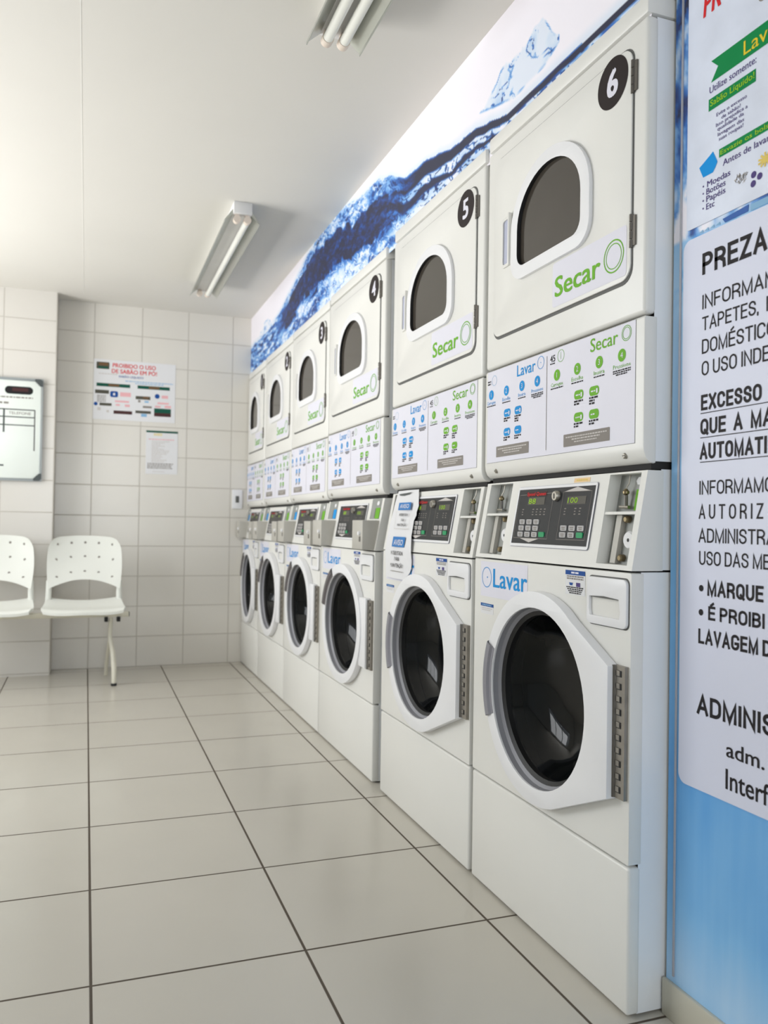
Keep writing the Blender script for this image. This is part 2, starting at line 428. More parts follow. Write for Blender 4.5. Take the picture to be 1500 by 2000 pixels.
# ------------------------------------------------------------------ the room
XB, XH, YE, YB, ZC = 1.085, 1.034, -0.462, 3.87, 2.393
XL, YF = -2.0, -3.7
YC = 3.70
def shell(name, boxes, m):
    b = MB()
    for bx in boxes: b.box(*bx, m)
    return struct(b.build(name))
shell('floor', [(XL - .15, 1.9, YF - .15, YB + .12, -0.12, 0)], 'floor')
shell('ceiling', [(XL - .15, 1.9, YF - .15, YB + .12, ZC, ZC + 0.12)], 'ceiling')
shell('wall_back', [(XL - .15, 1.9, YB, YB + 0.12, 0, ZC)], 'wall_tile')
shell('pillar_back', [(XL, -0.2226, YC, YB, 0, ZC)], 'pillar_tile')
shell('wall_alcove', [(1.78, 1.9, YE - 0.1, YB, 0, ZC)], 'wallpaint')
shell('wall_upper', [(XH, 1.78, YE + 0.012, YB, 2.072, ZC)], 'wallpaint')
shell('wall_left', [(XL - .15, XL, YF, 0.55, 0, ZC), (XL - .15, XL, 3.1, YB, 0, ZC), (XL - .15, XL, 0.55, 3.1, 2.28, ZC), (XL - .15, XL, 0.55, 3.1, 0, 0.74)], 'wallpaint')
shell('wall_front', [(XL, -0.95, YF - .15, YF, 0, ZC), (0.75, 1.9, YF - .15, YF, 0, ZC), (-0.95, 0.75, YF - .15, YF, 2.28, ZC)], 'wallpaint')
wf = MB()
for y in (0.55, 1.383, 2.216, 3.05): wf.box(XL - .1, XL - .04, y, y + 0.05, 0.74, 2.28, 'alu')
for z in (0.74, 2.23): wf.box(XL - .1, XL - .04, 0.55, 3.1, z, z + 0.05, 'alu')
struct(wf.build('window_1', bevel=0.003))
df = MB()
for x in (-0.95, -0.125, 0.70): df.box(x, x + 0.05, YF - .1, YF - .04, 0, 2.28, 'alu')
df.box(-0.95, 0.75, YF - .1, YF - .04, 2.22, 2.28, 'alu')
struct(df.build('door_1', bevel=0.003))  # unseen doorway, its opening placed for the rear fill light

# faint panel joint in the ceiling paint
cj = MB(); cj.box(-0.072, -0.069, -3.0, 3.69, ZC - 0.0006, ZC + 0.01, 'wallpaint'); struct(cj.build('trim_3'))

def fbm(x, y, o=4, z=0.0):
    s = 0; a = 0.5; f = 1.0
    for _ in range(o):
        s += a * noise.noise(Vector((x * f, y * f, z))); a *= 0.5; f *= 2.1
    return s
def ridge(x, y, z=0.0): return 1 - min(1, abs(fbm(x, y, 3, z)) * 3.2)
def interp(tab, x):
    if x <= tab[0][0]: return tab[0][1]
    for (a, b), (c, d) in zip(tab, tab[1:]):
        if x <= c: return b + (d - b) * (x - a) / (c - a)
    return tab[-1][1]
def sst(a, b, x):
    t = max(0, min(1, (x - a) / (b - a))); return t * t * (3 - 2 * t)
def ramp(stops, t):
    if t <= stops[0][0]: return stops[0][1]
    for (a, p), (c, q) in zip(stops, stops[1:]):
        if t <= c:
            k = (t - a) / (c - a); return tuple(p[i] + (q[i] - p[i]) * k for i in range(3))
    return stops[-1][1]
def colour_grid(name, x, ys, zs, fn, m):
    ny, nz = len(ys), len(zs)
    me = bpy.data.meshes.new(name)
    me.from_pydata([(x, y, z) for y in ys for z in zs], [],
                   [(i * nz + j, i * nz + j + 1, (i + 1) * nz + j + 1, (i + 1) * nz + j) for i in range(ny - 1) for j in range(nz - 1)])
    ca = me.color_attributes.new('print', 'FLOAT_COLOR', 'POINT')
    d = []
    for y in ys:
        for z in zs: d += list(fn(y, z)) + [1.0]
    ca.data.foreach_set('color', d)
    me.materials.append(M[m])
    o = bpy.data.objects.new(name, me); COL.objects.link(o)
    return o
WATER = [(0.0, S(250, 246, 254)[:3]), (0.12, S(222, 234, 250)[:3]), (0.3, S(128, 182, 236)[:3]), (0.5, S(48, 112, 196)[:3]), (0.7, S(34, 62, 130)[:3]), (0.86, S(38, 40, 66)[:3])]
UP = [(-0.5, 2.095), (-0.36, 2.094), (-0.12, 2.098), (0.0, 2.097), (0.16, 2.1), (0.35, 2.145), (0.53, 2.162), (0.74, 2.212), (0.93, 2.226), (1.02, 2.27), (1.21, 2.335), (1.47, 2.352), (1.72, 2.40), (2.1, 2.40), (2.33, 2.37), (2.6, 2.307), (2.98, 2.222), (3.35, 2.184), (3.9, 2.196)]
LOW = [(-0.5, 2.06), (0.0, 2.045), (0.3, 2.03), (0.6, 2.015), (0.87, 2.005), (1.2, 1.98), (3.9, 1.99)]
def water(y, z):
    wob = 0.010 * fbm(y * 9, z * 9, 3, 5.0)
    u = interp(UP, y) + wob * (0.4 if y < 0.2 else 1.3); l = interp(LOW, y)
    v = 0.0
    t = (z - l) / max(0.01, u - l)
    if t < 1.0:
        wx, wz = fbm(y * 3, z * 7, 3, 1.0), fbm(y * 3 + 7, z * 7, 3, 2.0)
        n = fbm(y * 7 + 1.2 * wx, z * 22 + 1.6 * wz - y * 5, 4, 3.0)
        fil = ridge(y * 10 + 1.5 * wx, z * 26 + 2 * wz - y * 4, 8.0)
        va = vb = 0.0
        if y < 1.3:
            # thin streaming sheet: a dark strand on the crest, pale water and blue threads beneath
            tw = interp([(-0.5, 0.012), (0.2, 0.014), (0.45, 0.022), (0.95, 0.045), (1.3, 0.06)], y)
            crest = 1 - sst(0.55, 1.0, abs(z - (u - tw * 0.75)) / tw)
            s2 = u - interp([(-0.5, 0.03), (0.2, 0.045), (0.95, 0.115)], y) + 0.012 * n
            tw2 = interp([(-0.5, 0.006), (0.3, 0.012), (0.95, 0.04)], y) * (0.75 + 0.8 * n)
            strand = 1 - sst(0.4, 1.0, abs(z - s2) / max(0.003, tw2))
            v = max(0.95 * crest, 0.85 * strand, 0.13 + 0.6 * sst(0.80, 0.97, fil) + 0.25 * n)
            v *= sst(0.0, 0.12, t + 0.25 * n)
            if y < 0.25: v = max(0.95 * crest, v * sst(-0.25, 0.05, fbm(y * 8, 3.0, 2) + 0.1), 0.6 * (1 - sst(0.3, 1.0, abs(z - (u - 0.021 + 0.006 * wx)) / 0.007)) * sst(-0.1, 0.1, fbm(y * 9, 8.0, 2)))
            va = v
        if y > 0.65:
            n1 = fbm(y * 3.5 + wx, t * 2.2 + wz, 3, 31.0); n2 = fbm(y * 9 + wx * 2, t * 8 + wz * 2.5, 4, 33.0); n3 = fbm(y * 22, t * 17 + wx * 3, 3, 35.0)
            band = interp([(0.95, 0.60), (1.3, 0.56), (1.8, 0.60), (2.4, 0.66), (3.0, 0.64), (3.9, 0.5)], y) + 0.26 * n1
            wd = interp([(0.95, 0.24), (1.4, 0.27), (2.1, 0.25), (2.7, 0.26), (3.2, 0.2), (3.9, 0.10)], y) * (1 + 0.5 * n2)
            dark = 1 - sst(0.72, 1.0, abs(t - band) / wd)
            rim = 1 - sst(0.85, 1.35, abs(t - band) / wd)
            pale = 0.13 + 0.55 * max(0, n2 + 0.02) + 0.30 * sst(0.86, 0.97, ridge(y * 7 + wx, t * 9 + wz, 41.0))
            top = sst(0.0, 0.12, t - band - wd * 0.6)
            spray = 0.34 + 0.85 * n2 + 0.6 * n3 + 0.25 * sst(0.78, 0.95, fil)
            low = (1 - sst(0.03, 0.13, abs(t - 0.16 - 0.35 * wx))) * sst(-0.12, 0.08, fbm(y * 3.1, 4.4, 2, 7.0) + 0.05)
            v = max(pale, 0.52 * rim + 0.3 * n3 * rim, low * (0.62 + 0.7 * n3))
            v = v * (1 - top) + max(spray, 0.15) * top
            v = max(v, dark * (0.84 + 0.35 * n3 + 0.3 * n2))
            hl = sst(0.86, 0.96, ridge(y * 11 + wx, t * 11 + wz * 2, 14.0))
            v = v * (1 - 0.75 * hl * (1 - 0.8 * dark))
            if y > 2.7: v = v * (1 - sst(2.7, 3.2, y)) + sst(2.7, 3.2, y) * max(0.1, 0.42 + 1.3 * fbm(y * 9, t * 9 - y * 3, 4, 6.0))
            vb = v
        kx = sst(0.65, 1.3, y + 0.12 * n); v = va * (1 - kx) + vb * kx
        v *= 1 - sst(0.93, 1.0, t) * 0.35
    else:
        v = 0.10 * (1 - sst(0.0, 0.035, z - u))
    # the loose splash above the sheet, and a small one by the back corner
    for (pts, hi) in ((SPL, 1.0), (SPL2, 0.7)):
        zl, zh = interp(pts[0], y), interp(pts[1], y) + 0.022 * fbm(y * 22, 5.0, 3, 2.0)
        if pts[0][0][0] < y < pts[0][-1][0] and zl < z < zh:
            e = min((z - zl), (zh - z)) / 0.012
            r1 = ridge(y * 7, z * 11, 21.0); g = fbm(y * 9, z * 9, 3, 23.0)
            r2 = ridge(y * 13 + 2 * g, z * 17, 27.0); s = 0.09 + 0.5 * max(sst(0.87, 0.97, r1) * sst(-0.2, 0.15, g), sst(0.88, 0.97, r2) * sst(-0.05, 0.2, g)) + 0.3 * max(0, g)
            if e < 1: s = max(s * e, 0.5 * (1 - abs(e - 0.6) * 1.8) * sst(-0.15, 0.25, fbm(y * 16, z * 16, 2, 4)))
            v = max(v, s * hi)
    return ramp(WATER, max(0.0, v))
SPL = ([(-0.10, 2.15), (-0.03, 2.125), (0.12, 2.12), (0.24, 2.15), (0.335, 2.178)], [(-0.10, 2.17), (-0.07, 2.205), (-0.02, 2.262), (0.02, 2.262), (0.06, 2.235), (0.10, 2.238), (0.15, 2.238), (0.17, 2.255), (0.20, 2.236), (0.26, 2.205), (0.335, 2.18)])
SPL2 = ([(3.2, 2.2), (3.3, 2.2), (3.45, 2.19), (3.65, 2.19)], [(3.2, 2.215), (3.3, 2.27), (3.4, 2.27), (3.5, 2.235), (3.65, 2.215)])
def frange(a, b, st):
    n = int(round((b - a) / st)); return [a + (b - a) * i / n for i in range(n + 1)]
mural = colour_grid('water_mural', XH - 0.002, frange(YE + 0.012, 1.3, 0.0045) + frange(1.3, YB, 0.008)[1:], frange(2.0, ZC, 0.0042), water, 'mural')
tag(mural, 'blue splashing water mural printed along the white wall above the dryers', 'mural')

def bluewall(y, z):
    n = fbm(y * 5, z * 2.2, 4, 2.0); st = fbm(y * 60, z * 3, 2, 9.0)
    if z < 1.55:
        base = interp([(0.0, 0.30), (0.10, 0.26), (0.25, 0.4), (0.5, 0.46), (0.9, 0.36), (1.2, 0.27), (1.45, 0.2), (1.55, 0.3)], z) + 0.10 * n + 0.05 * st
        sp = sst(1.36, 1.5, z)
        v = base + sp * 0.9 * max(0, fbm(y * 16, z * 16, 3, 3.0))
        c = ramp([(0.0, S(228, 236, 250)[:3]), (0.2, S(184, 218, 248)[:3]), (0.36, S(130, 190, 238)[:3]), (0.5, S(84, 160, 226)[:3]), (0.8, S(44, 116, 206)[:3])], v)
        return c
    wx = fbm(y * 8, z * 6, 3, 1.0)
    n = fbm(y * 22 + wx * 2, z * 13 + y * 14 + wx, 4, 5.0)
    k = interp([(1.55, 0.25), (1.62, 0.18), (1.72, 0.3), (1.82, 0.52), (1.95, 0.5), (2.4, 0.5)], z)
    return ramp(WATER, k + 1.25 * n)
bw = MB(); bw.box(XB, 1.9, YF, YE, 0, ZC, 'wallpaint'); struct(bw.build('wall_right'))
bv_ = colour_grid('wall_right_vinyl', XB - 0.0015, [-3.68, -2.6, -1.7, -1.2] + frange(-0.9, YE, 0.0055), frange(0.0, ZC, 0.0085), bluewall, 'bluewall')
struct(bv_)
tr = MB(); tr.box(XB - 0.004, XB - 0.0005, -0.4865, -0.4815, 0.085, ZC, 'grey_plastic'); struct(tr.build('trim_1', bevel=0.001))
bb = MB(); bb.box(XB - 0.010, XB, YF, YE + 0.004, 0, 0.073, 'base_tile'); struct(bb.build('baseboard_right', bevel=0.003))

# ------------------------------------------------------------------ stacked washer-dryer units
# local frame: x into the wall (0 = world x 1.0), y from the near edge towards the back wall, z up
W = 0.70
def fx(z): return -0.005 + (z - 0.885) * 0.1787        # the leaning control fascia
def unit(kind, digit, label):
    t = thing('stacked_washer_dryer', label, 'washer dryer', (1.0, 0, 0), 'stacked coin washers and dryers along the wall')
    def part(mb, name, parent=t, **k): return mb.build(name, parent, **k)
    # cabinet shell: open behind the washer door
    b = MB()
    b.box(0.044, 0.72, 0.003, W - 0.003, 1.108, 2.013, 'enamel_cool', '-x'); b.box(0.056, 0.057, 0.006, W - 0.006, 1.112, 2.01, 'shadowgap')  # dark sheet inside so the panel seams read as shaded
    b.box(0.019, 0.72, 0.003, W - 0.003, 0.006, 0.883, 'enamel_cool', '-x')
    b.prism([(0.030, 0.8875), (0.0665, 1.092), (0.72, 1.092), (0.72, 0.8875)], 'y', 0.003, 0.0045, 'enamel_cool')
    b.prism([(0.030, 0.8875), (0.0665, 1.092), (0.72, 1.092), (0.72, 0.8875)], 'y', W - 0.0045, W - 0.003, 'enamel_cool')
    b.box(0.044, 0.70, 0.008, W - 0.008, 1.0925, 1.108, 'shadowgap')  # dark strip standing for the shade between dryer and washer
    part(b, 'cabinet')
    b = MB(); b.box(0.020, 0.70, 0.002, W - 0.002, 2.0185, 2.060, 'enamel'); part(b, 'top_cap', bevel=0.006)
    b = MB(); b.box(0.020, 0.050, 0.0015, W - 0.0015, 1.4065, 2.0145, 'enamel'); part(b, 'dryer_front', bevel=0.009, seg=3)
    # dryer door
    b = MB()
    def dome(ya, yb, zb, zs, top, rb, n=22):
        cy, a = (ya + yb) / 2, (yb - ya) / 2
        p = [(cy + a * math.cos(PI * i / n), zs + (top - zs) * math.sin(PI * i / n)) for i in range(n + 1)]
        p += [(yb - rb + rb * math.cos(PI / 2 * i / 6), zb + rb - rb * math.sin(PI / 2 * i / 6)) for i in range(7)]
        p += [(ya + rb - rb * math.sin(PI / 2 * i / 6), zb + rb - rb * math.cos(PI / 2 * i / 6)) for i in range(7)]
        p = p[:n + 1] + [q for q in p[n + 1:]]
        return p[:n + 1] + [(ya + rb - rb * math.cos(PI / 2 * i / 6), zb + rb - rb * math.sin(PI / 2 * i / 6)) for i in range(7)] + [(yb - rb + rb * math.sin(PI / 2 * i / 6), zb + rb - rb * math.cos(PI / 2 * i / 6)) for i in range(7)]
    WX = -0.006
    dout = rrect(0.045, 1.487, 0.650, 1.973, 0.032, 6)
    b.plate(dout, dome(0.205 + WX, 0.529 + WX, 1.623, 1.735, 1.873, 0.045), 0.015, 0.0192, 'enamel')
    door = part(b, 'dryer_door', bevel=0.002)
    b = MB(); b.prism(rrect(0.0415, 1.480, 0.6535, 1.9765, 0.034, 6), 'x', 0.0186, 0.0205, 'gap_trim'); part(b, 'door_gap_rim', door)  # dark rim drawn as the door's gap line, wider below for shade
    b = MB(); b.plate(dome(0.187 + WX, 0.545 + WX, 1.608, 1.735, 1.889, 0.055), dome(0.222 + WX, 0.512 + WX, 1.64, 1.735, 1.858, 0.034), 0.0055, 0.0175, 'plastic', 'black'); part(b, 'window_frame', door, bevel=0.0045, seg=3, limit=50)
    b = MB(); b.prism(dome(0.216 + WX, 0.518 + WX, 1.634, 1.735, 1.864, 0.036), 'x', 0.0165, 0.0184, 'window_glass'); part(b, 'window_glass', door)
    b = MB(); b.plate(rrect(0.548, 1.664, 0.600, 1.798, 0.012), rrect(0.555, 1.672, 0.592, 1.790, 0.008), 0.0105, 0.015, 'enamel'); b.box(0.0143, 0.0149, 0.554, 0.593, 1.671, 1.791, 'lilac'); b.box(0.003, 0.0125, 0.546, 0.552, 1.662, 1.80, 'enamel'); part(b, 'door_handle', door, bevel=0.0015)
    for z0 in (1.87, 1.549):
        b = MB()
        for k in range(4): b.tube([(0.0163, 0.0435, z0 + 0.001 + k * 0.0178), (0.0163, 0.0435, z0 + 0.0165 + k * 0.0178)], 0.0044, 'dark_steel', 10)
        b.box(0.016, 0.0198, 0.031, 0.0435, z0 + 0.004, z0 + 0.066, 'dark_steel'); part(b, 'hinge', door, smooth=True)
    b = MB(); s = wall_sheet(b, 0.015)
    s.rect(-0.343, 1.497, -0.056, 1.603, 'sticker', 1, 0.008)
    s.text('Secar', -0.331, 1.520, 0.046, 0.182, 'green', 2, bold=0.03)
    s.ring(-0.100, 1.549, 0.0325, 0.0355, 'green', 2); s.ring(-0.100, 1.549, 0.0255, 0.0275, 'green', 2)
    part(b, 'dry_sticker', door)
    b = MB(); s = wall_sheet(b, 0.015)
    s.disc(-0.111, 1.926, 0.054, 'disc', 1, 44); part(b, 'number_sticker', door)
    # dryer lower panel with the instructions
    b = MB()
    b.prism([(0.052, 1.4015), (0.024, 1.4015), (0.020, 1.397), (0.020, 1.138), (0.0215, 1.126), (0.027, 1.113), (0.036, 1.105), (0.048, 1.1035), (0.052, 1.1035)], 'y', 0.0015, W - 0.0015, 'enamel')
    lp = part(b, 'dryer_lower_panel', bevel=0.004, limit=50)
    b = MB(); s = wall_sheet(b, 0.020)
    s.rect(-0.684, 1.145, -0.028, 1.399, 'gap_trim', 1); s.rect(-0.6835, 1.1457, -0.0286, 1.3983, 'sticker', 2)
    s.line(-0.371, 1.158, -0.371, 1.387, 0.0022, 'grey_ink', 3)
    for (wd, a, wdt, ra, mt, rr) in (('Secar', -0.188, 0.100, -0.0585, 'green', 0.0165), ('Lavar', -0.518, 0.092, -0.400, 'blue', 0.016)):
        s.text(wd, a, 1.361, 0.029, wdt, mt, 3, bold=0.012)
        s.ring(ra, 1.377, rr - 0.0014, rr, mt, 3); 
        if mt == 'green': s.ring(ra, 1.377, 0.0115, 0.0128, mt, 3)
        else: s.disc(ra, 1.377, 0.0016, mt, 3, 8)
    s.text('45', -0.356, 1.3685, 0.0155, 0.022, 'ink', 3, bold=0.02); s.greek(-0.356, -0.334, 1.3625, 0.003, 'ink', 3, 3)
    s.ring(-0.309, 1.377, 0.0135, 0.0147, 'green', 3); s.line(-0.309, 1.369, -0.309, 1.3855, 0.001, 'green', 3)
    s.greek(-0.686 + 0.004, -0.664, 1.369, 0.004, 'ink', 3, 4); s.greek(-0.682, -0.664, 1.362, 0.004, 'ink', 3, 5)
    s.ring(-0.644, 1.371, 0.013, 0.0141, 'paleblue', 3)
    words = ('Carregue', 'Escolha', 'Insira', 'Pressione')
    for cs, mt, hw in (((-0.325, -0.239, -0.154, -0.0735), 'green', 0.030), ((-0.661, -0.575, -0.492, -0.4155), 'blue', 0.028)):
        for k, (ca, wd) in enumerate(zip(cs, words)):
            s.disc(ca, 1.3335, 0.0135, mt, 3); s.text(str(k + 1), ca, 1.3275, 0.0125, None, 'sticker', 4, align='c', res=2)
            wl = hw * 2 * len(wd) / 9; s.text(wd, ca - wl / 2, 1.3075, 0.009, wl, mt, 3, res=1)
            s.greek(ca - wl / 2 * 1.02, ca + wl / 2 * 1.02, 1.3015, 0.0028, 'ink', 3, k)
            if k == 3:
                s.greek(ca - wl / 2, ca + wl / 2, 1.2972, 0.0028, 'ink', 3, 8); s.greek(ca - wl / 3, ca + wl / 3, 1.2929, 0.0028, 'ink', 3, 9)
    for cs, mt, r in (((-0.232, -0.172), 'green', 0.0185), ((-0.569, -0.5105), 'blue', 0.018)):
        for i, ca in enumerate(cs):
            for j, cz in enumerate((1.2735, 1.2225)):
                s.rect(ca - r, cz - 0.0105, ca + r, cz + 0.0105, mt, 3, 0.009)
                s.greek(ca - r * .6, ca + r * .3, cz - 0.002, 0.003, 'sticker', 4, i)
                if not (i and j): s.rect(ca + r * 0.45, cz - 0.006, ca + r * 0.75, cz + 0.004, 'sticker', 4)
                for q in range(3 if (i, j) == (1, 0) else 2):
                    s.greek(ca - r, ca + r * (0.9 if q == 0 else 0.1), cz - 0.0165 - q * 0.0062, 0.0042, 'ink', 3, q + i)
    for a0, a1 in ((-0.293, -0.113), (-0.628, -0.454)):
        s.rect(a0, 1.1585, a1, 1.1875, 'grey_ink', 3, 0.002)
        s.greek(a0 + 0.01, a1 - 0.01, 1.1785, 0.003, 'light_ink', 4, 1); s.greek(a0 + 0.035, a1 - 0.035, 1.1725, 0.003, 'light_ink', 4, 2); s.greek(a0 + 0.045, a1 - 0.045, 1.1665, 0.0025, 'light_ink', 4, 3)
    part(b, 'instruction_label', lp)
    for yy in (0.064, 0.634):
        b = MB(); b.lathe([(0.0002, 0.0185), (0.004, 0.0185), (0.0062, 0.021), (0.0066, 0.030)], yy, 1.122, 'steel', 16); b.box(0.0178, 0.019, yy - 0.004, yy + 0.004, 1.1213, 1.1227, 'black'); part(b, 'screw', lp, smooth=True)
    # control fascia
    b = MB()
    prof = lambda d: [(fx(0.886) + d, 0.886), (fx(1.0895) + d, 1.0895), (0.07, 1.0895), (0.07, 0.886)]
    ly, ry = (0.552, 0.676), (0.020, 0.126)
    if kind == 'open':
        for a, c in ((0.0015, ry[0]), (ry[1], ly[0]), (ly[1], W - 0.0015)): b.prism(prof(0), 'y', a, c, 'enamel')
        for a, c in (ry, ly):
            b.prism([(fx(0.886), 0.886), (fx(0.896), 0.896), (0.07, 0.896), (0.07, 0.886)], 'y', a, c, 'enamel')
            b.prism([(fx(1.0855), 1.0855), (fx(1.0895), 1.0895), (0.07, 1.0895), (0.07, 1.0855)], 'y', a, c, 'enamel')
    else:
        b.prism(prof(0), 'y', 0.0015, W - 0.0015, 'enamel')
    fas = part(b, 'control_fascia')
    fs_ = lambda mb, lift=0.0: Sheet(mb, (-0.005 - 0.885 * 0.1787 - lift, 0, 0), (0, -1, 0), (0.1787, 0, 1), (-1, 0, 0.1787))
    b = MB(); s = fs_(b)
    s.rect(-0.512, 0.9205, -0.160, 1.0725, 'grey_plastic', 1, 0.006); s.rect(-0.5105, 0.922, -0.1615, 1.071, 'plastic', 6, 0.006)
    s.rect(-0.502, 0.929, -0.168, 1.0645, 'panel_black', 8)
    for q in ([(-0.495, 1.0505), (-0.335, 1.0525), (-0.333, 0.942), (-0.494, 0.9425)], [(-0.292, 1.0535), (-0.177, 1.0525), (-0.177, 0.9425), (-0.292, 0.942)]):
        for i in range(4): s.line(*q[i], *q[(i + 1) % 4], 0.0011, 'grey_ink', 9)
    s.text('Speed Queen', -0.458, 1.0478, 0.0085, 0.088, 'red', 10, bold=0.03, res=2); s.rect(-0.462, 1.0462, -0.366, 1.0578, 'maroon', 9)
    s.poly([(-0.290, 1.0535), (-0.183, 1.0535), (-0.237, 1.0635)], 'light_ink', 9); s.poly([(-0.46, 0.9415), (-0.372, 0.9415), (-0.414, 0.932)], 'light_ink', 9)
    s.rect(-0.450, 1.025, -0.371, 1.0435, 'lcd', 9); s.text('88', -0.446, 1.0275, 0.013, 0.034, 'lime', 10, res=2)
    s.rect(-0.272, 1.0235, -0.196, 1.0415, 'lcd', 9); s.text('100', -0.268, 1.0265, 0.0125, 0.040, 'lime', 10, res=2)
    for k, a in enumerate((-0.468, -0.418, -0.400, -0.382, -0.364, -0.274, -0.232, -0.213)):
        for q in range(3): s.rect(a - 0.004, 1.0125 - q * 0.0065, a + 0.004 - 0.002 * (q % 2), 1.015 - q * 0.0065, 'grey_ink', 9)
    part(b, 'control_display', fas)
    btn = [(0.46 - 0.034 * i + 0.001, z, 'button') for z in (0.9835, 0.968, 0.9525) for i in range(3)] + [(0.360, 0.953, 'button_green')] + [(0.267 - 0.0345 * i, z, 'button') for z in (0.9695, 0.954) for i in range(3)]
    btn[-1] = (btn[-1][0], btn[-1][1], 'button_green')
    for y, z, mt in btn:
        b = MB(); s = fs_(b, 0.004)
        b.prism([(y + dy, z + dz) for dy, dz in rrect(-0.0125, -0.0062, 0.0125, 0.0062, 0.003, 3)], 'x', fx(z) - 0.0062, fx(z) - 0.002, mt)
        if mt == 'button': 
            b.box(fx(z) - 0.0066, fx(z) - 0.0058, y - 0.007, y + 0.007, z + 0.0005, z + 0.0028, 'grey_ink'); b.box(fx(z) - 0.0066, fx(z) - 0.0058, y - 0.006, y + 0.006, z - 0.0036, z - 0.0014, 'grey_ink')
        part(b, 'button', fas)
    b = MB(); b.lathe([(0.0002, fx(1.045) - 0.014), (0.0105, fx(1.045) - 0.014), (0.0125, fx(1.045) - 0.010), (0.0125, fx(1.045) - 0.002)], 0.317, 1.045, 'steel', 24); b.box(fx(1.045) - 0.0148, fx(1.045) - 0.0135, 0.3155, 0.3185, 1.039, 1.051, 'black'); part(b, 'key_lock', fas, smooth=True)
    for side, (a, c), pm in (('near', ry, 'green'), ('far', ly, 'blue')):
        b = MB()
        if kind == 'open':
            D = 0.030; bx = lambda z: fx(z) + D
            b.prism([(bx(0.893), 0.893), (bx(1.0885), 1.0885), (0.0695, 1.0885), (0.0695, 0.893)], 'y', a - 0.002, c + 0.002, 'zinc')
            b.prism([(fx(1.0) + 0.002, 1.0), (fx(1.006) + 0.002, 1.006), (0.060, 1.006), (0.060, 1.0)], 'y', a, c, 'enamel')
            b.prism([(bx(0.898) - 0.012, 0.898), (bx(0.999) - 0.012, 0.999), (bx(0.999), 0.999), (bx(0.898), 0.898)], 'y', c - 0.040, c - 0.022, 'box_metal')
            s = fs_(b, -D)
            s.poly([(-(a + 0.036 + dy * 0.016), 1.071 + dz * 0.008) for dy, dz in ((1, 0), (.6, 1), (-.6, 1), (-1, 0), (-.6, -1), (.6, -1))], 'plastic', 2)
            s.rect(-(a + 0.046), 1.009, -(a + 0.001), 1.053, pm, 2); s.greek(-(a + 0.040), -(a + 0.012), 1.045, 0.004, 'lime' if pm == 'green' else 'paleblue', 3, 2)
            cs = part(b, 'coin_slot')
            b = MB(); yc = c - 0.042
            b.tube([(bx(1.084) - 0.012, yc - 0.004, 1.084), (bx(1.066) - 0.012, yc - 0.004, 1.066), (bx(1.058) - 0.014, yc, 1.058), (bx(1.05) - 0.014, yc, 1.052)], 0.0016, 'steel', 8)
            x = bx(1.05) - 0.014
            b.tube([(x, yc, 1.0545), (x, yc, 1.049), (x, yc, 1.0445), (x, yc, 1.041)], [0.003, 0.0072, 0.0072, 0.003], 'brass', 12)
            b.tube([(x, yc - 0.001, 1.041), (x, yc - 0.001, 1.018)], 0.004, 'dark_steel', 10)
            b.tube([(x - 0.001, yc + 0.018, 1.0165), (x - 0.001, yc - 0.012, 1.0155)], 0.0038, 'steel', 10)
            part(b, 'coin_slide', cs, smooth=True)
            b = MB()
            for zz in (0.990, 0.909): b.lathe([(0.0002, bx(zz) - 0.012), (0.005, bx(zz) - 0.012), (0.0075, bx(zz) - 0.009), (0.0075, bx(zz))], a + 0.055, zz, 'brass', 16)
            x = bx(0.947); b.lathe([(0.0002, x - 0.0155), (0.004, x - 0.0155)], a + 0.028, 0.947, 'black', 16); b.lathe([(0.004, x - 0.016), (0.016, x - 0.016), (0.019, x - 0.012), (0.019, x + 0.002)], a + 0.028, 0.947, 'plastic', 24)
            part(b, 'box_lock', cs, smooth=True)
        else:
            s = fs_(b)
            s.rect(-c, 1.008, -a - 0.004, 1.089, 'zinc', 1)
            s.rect(-(a + 0.05), 1.010, -(a + 0.006), 1.052, pm, 3); s.rect(-(a + 0.060), 1.012, -(a + 0.051), 1.05, 'dark_steel', 2)
            s.poly([(-(a + 0.036 + dy * 0.014), 1.070 + dz * 0.008) for dy, dz in ((1, 0), (.6, 1), (-.6, 1), (-1, 0), (-.6, -1), (.6, -1))], 'plastic', 3)
            cs = part(b, 'coin_slot')
            b = MB(); b.box(-0.052, 0.03, a - 0.004, c + 0.006, 0.889, 1.003, 'box_metal')
            part(b, 'coin_box', cs, bevel=0.003)
            b = MB(); b.lathe([(0.0002, -0.060), (0.008, -0.060), (0.009, -0.052)], a + 0.022, 0.952, 'plastic', 16); b.box(-0.0535, -0.0515, a + 0.014, a + 0.03, 0.92, 0.94, 'dark_steel'); part(b, 'box_lock', cs)
    if kind == 'open' and digit == '6':
        b = MB(); s = fs_(b); s.rect(-0.262, 1.0745, -0.198, 1.0845, 'orange', 1); s.greek(-0.252, -0.208, 1.078, 0.003, 'sand', 2, 5); part(b, 'orange_sticker', fas)
    # washer
    b = MB(); dc = (0.333, 0.569)
    b.plate(rrect(0.0015, 0.3005, W - 0.0015, 0.8815, 0.004, 2), circ(dc[0], dc[1], 0.222, 40), -0.005, 0.025, 'enamel'); part(b, 'washer_front', bevel=0.008, seg=3, limit=60)
    b = MB(); b.box(-0.005, 0.025, 0.0015, W - 0.0015, 0.005, 0.2955, 'enamel'); part(b, 'kick_panel', bevel=0.006, seg=3)
    b = MB()
    b.lathe([(0.216, 0.03), (0.23, 0.07), (0.245, 0.08), (0.245, 0.40), (0.0, 0.41)], *dc, 'dark_steel', 40)
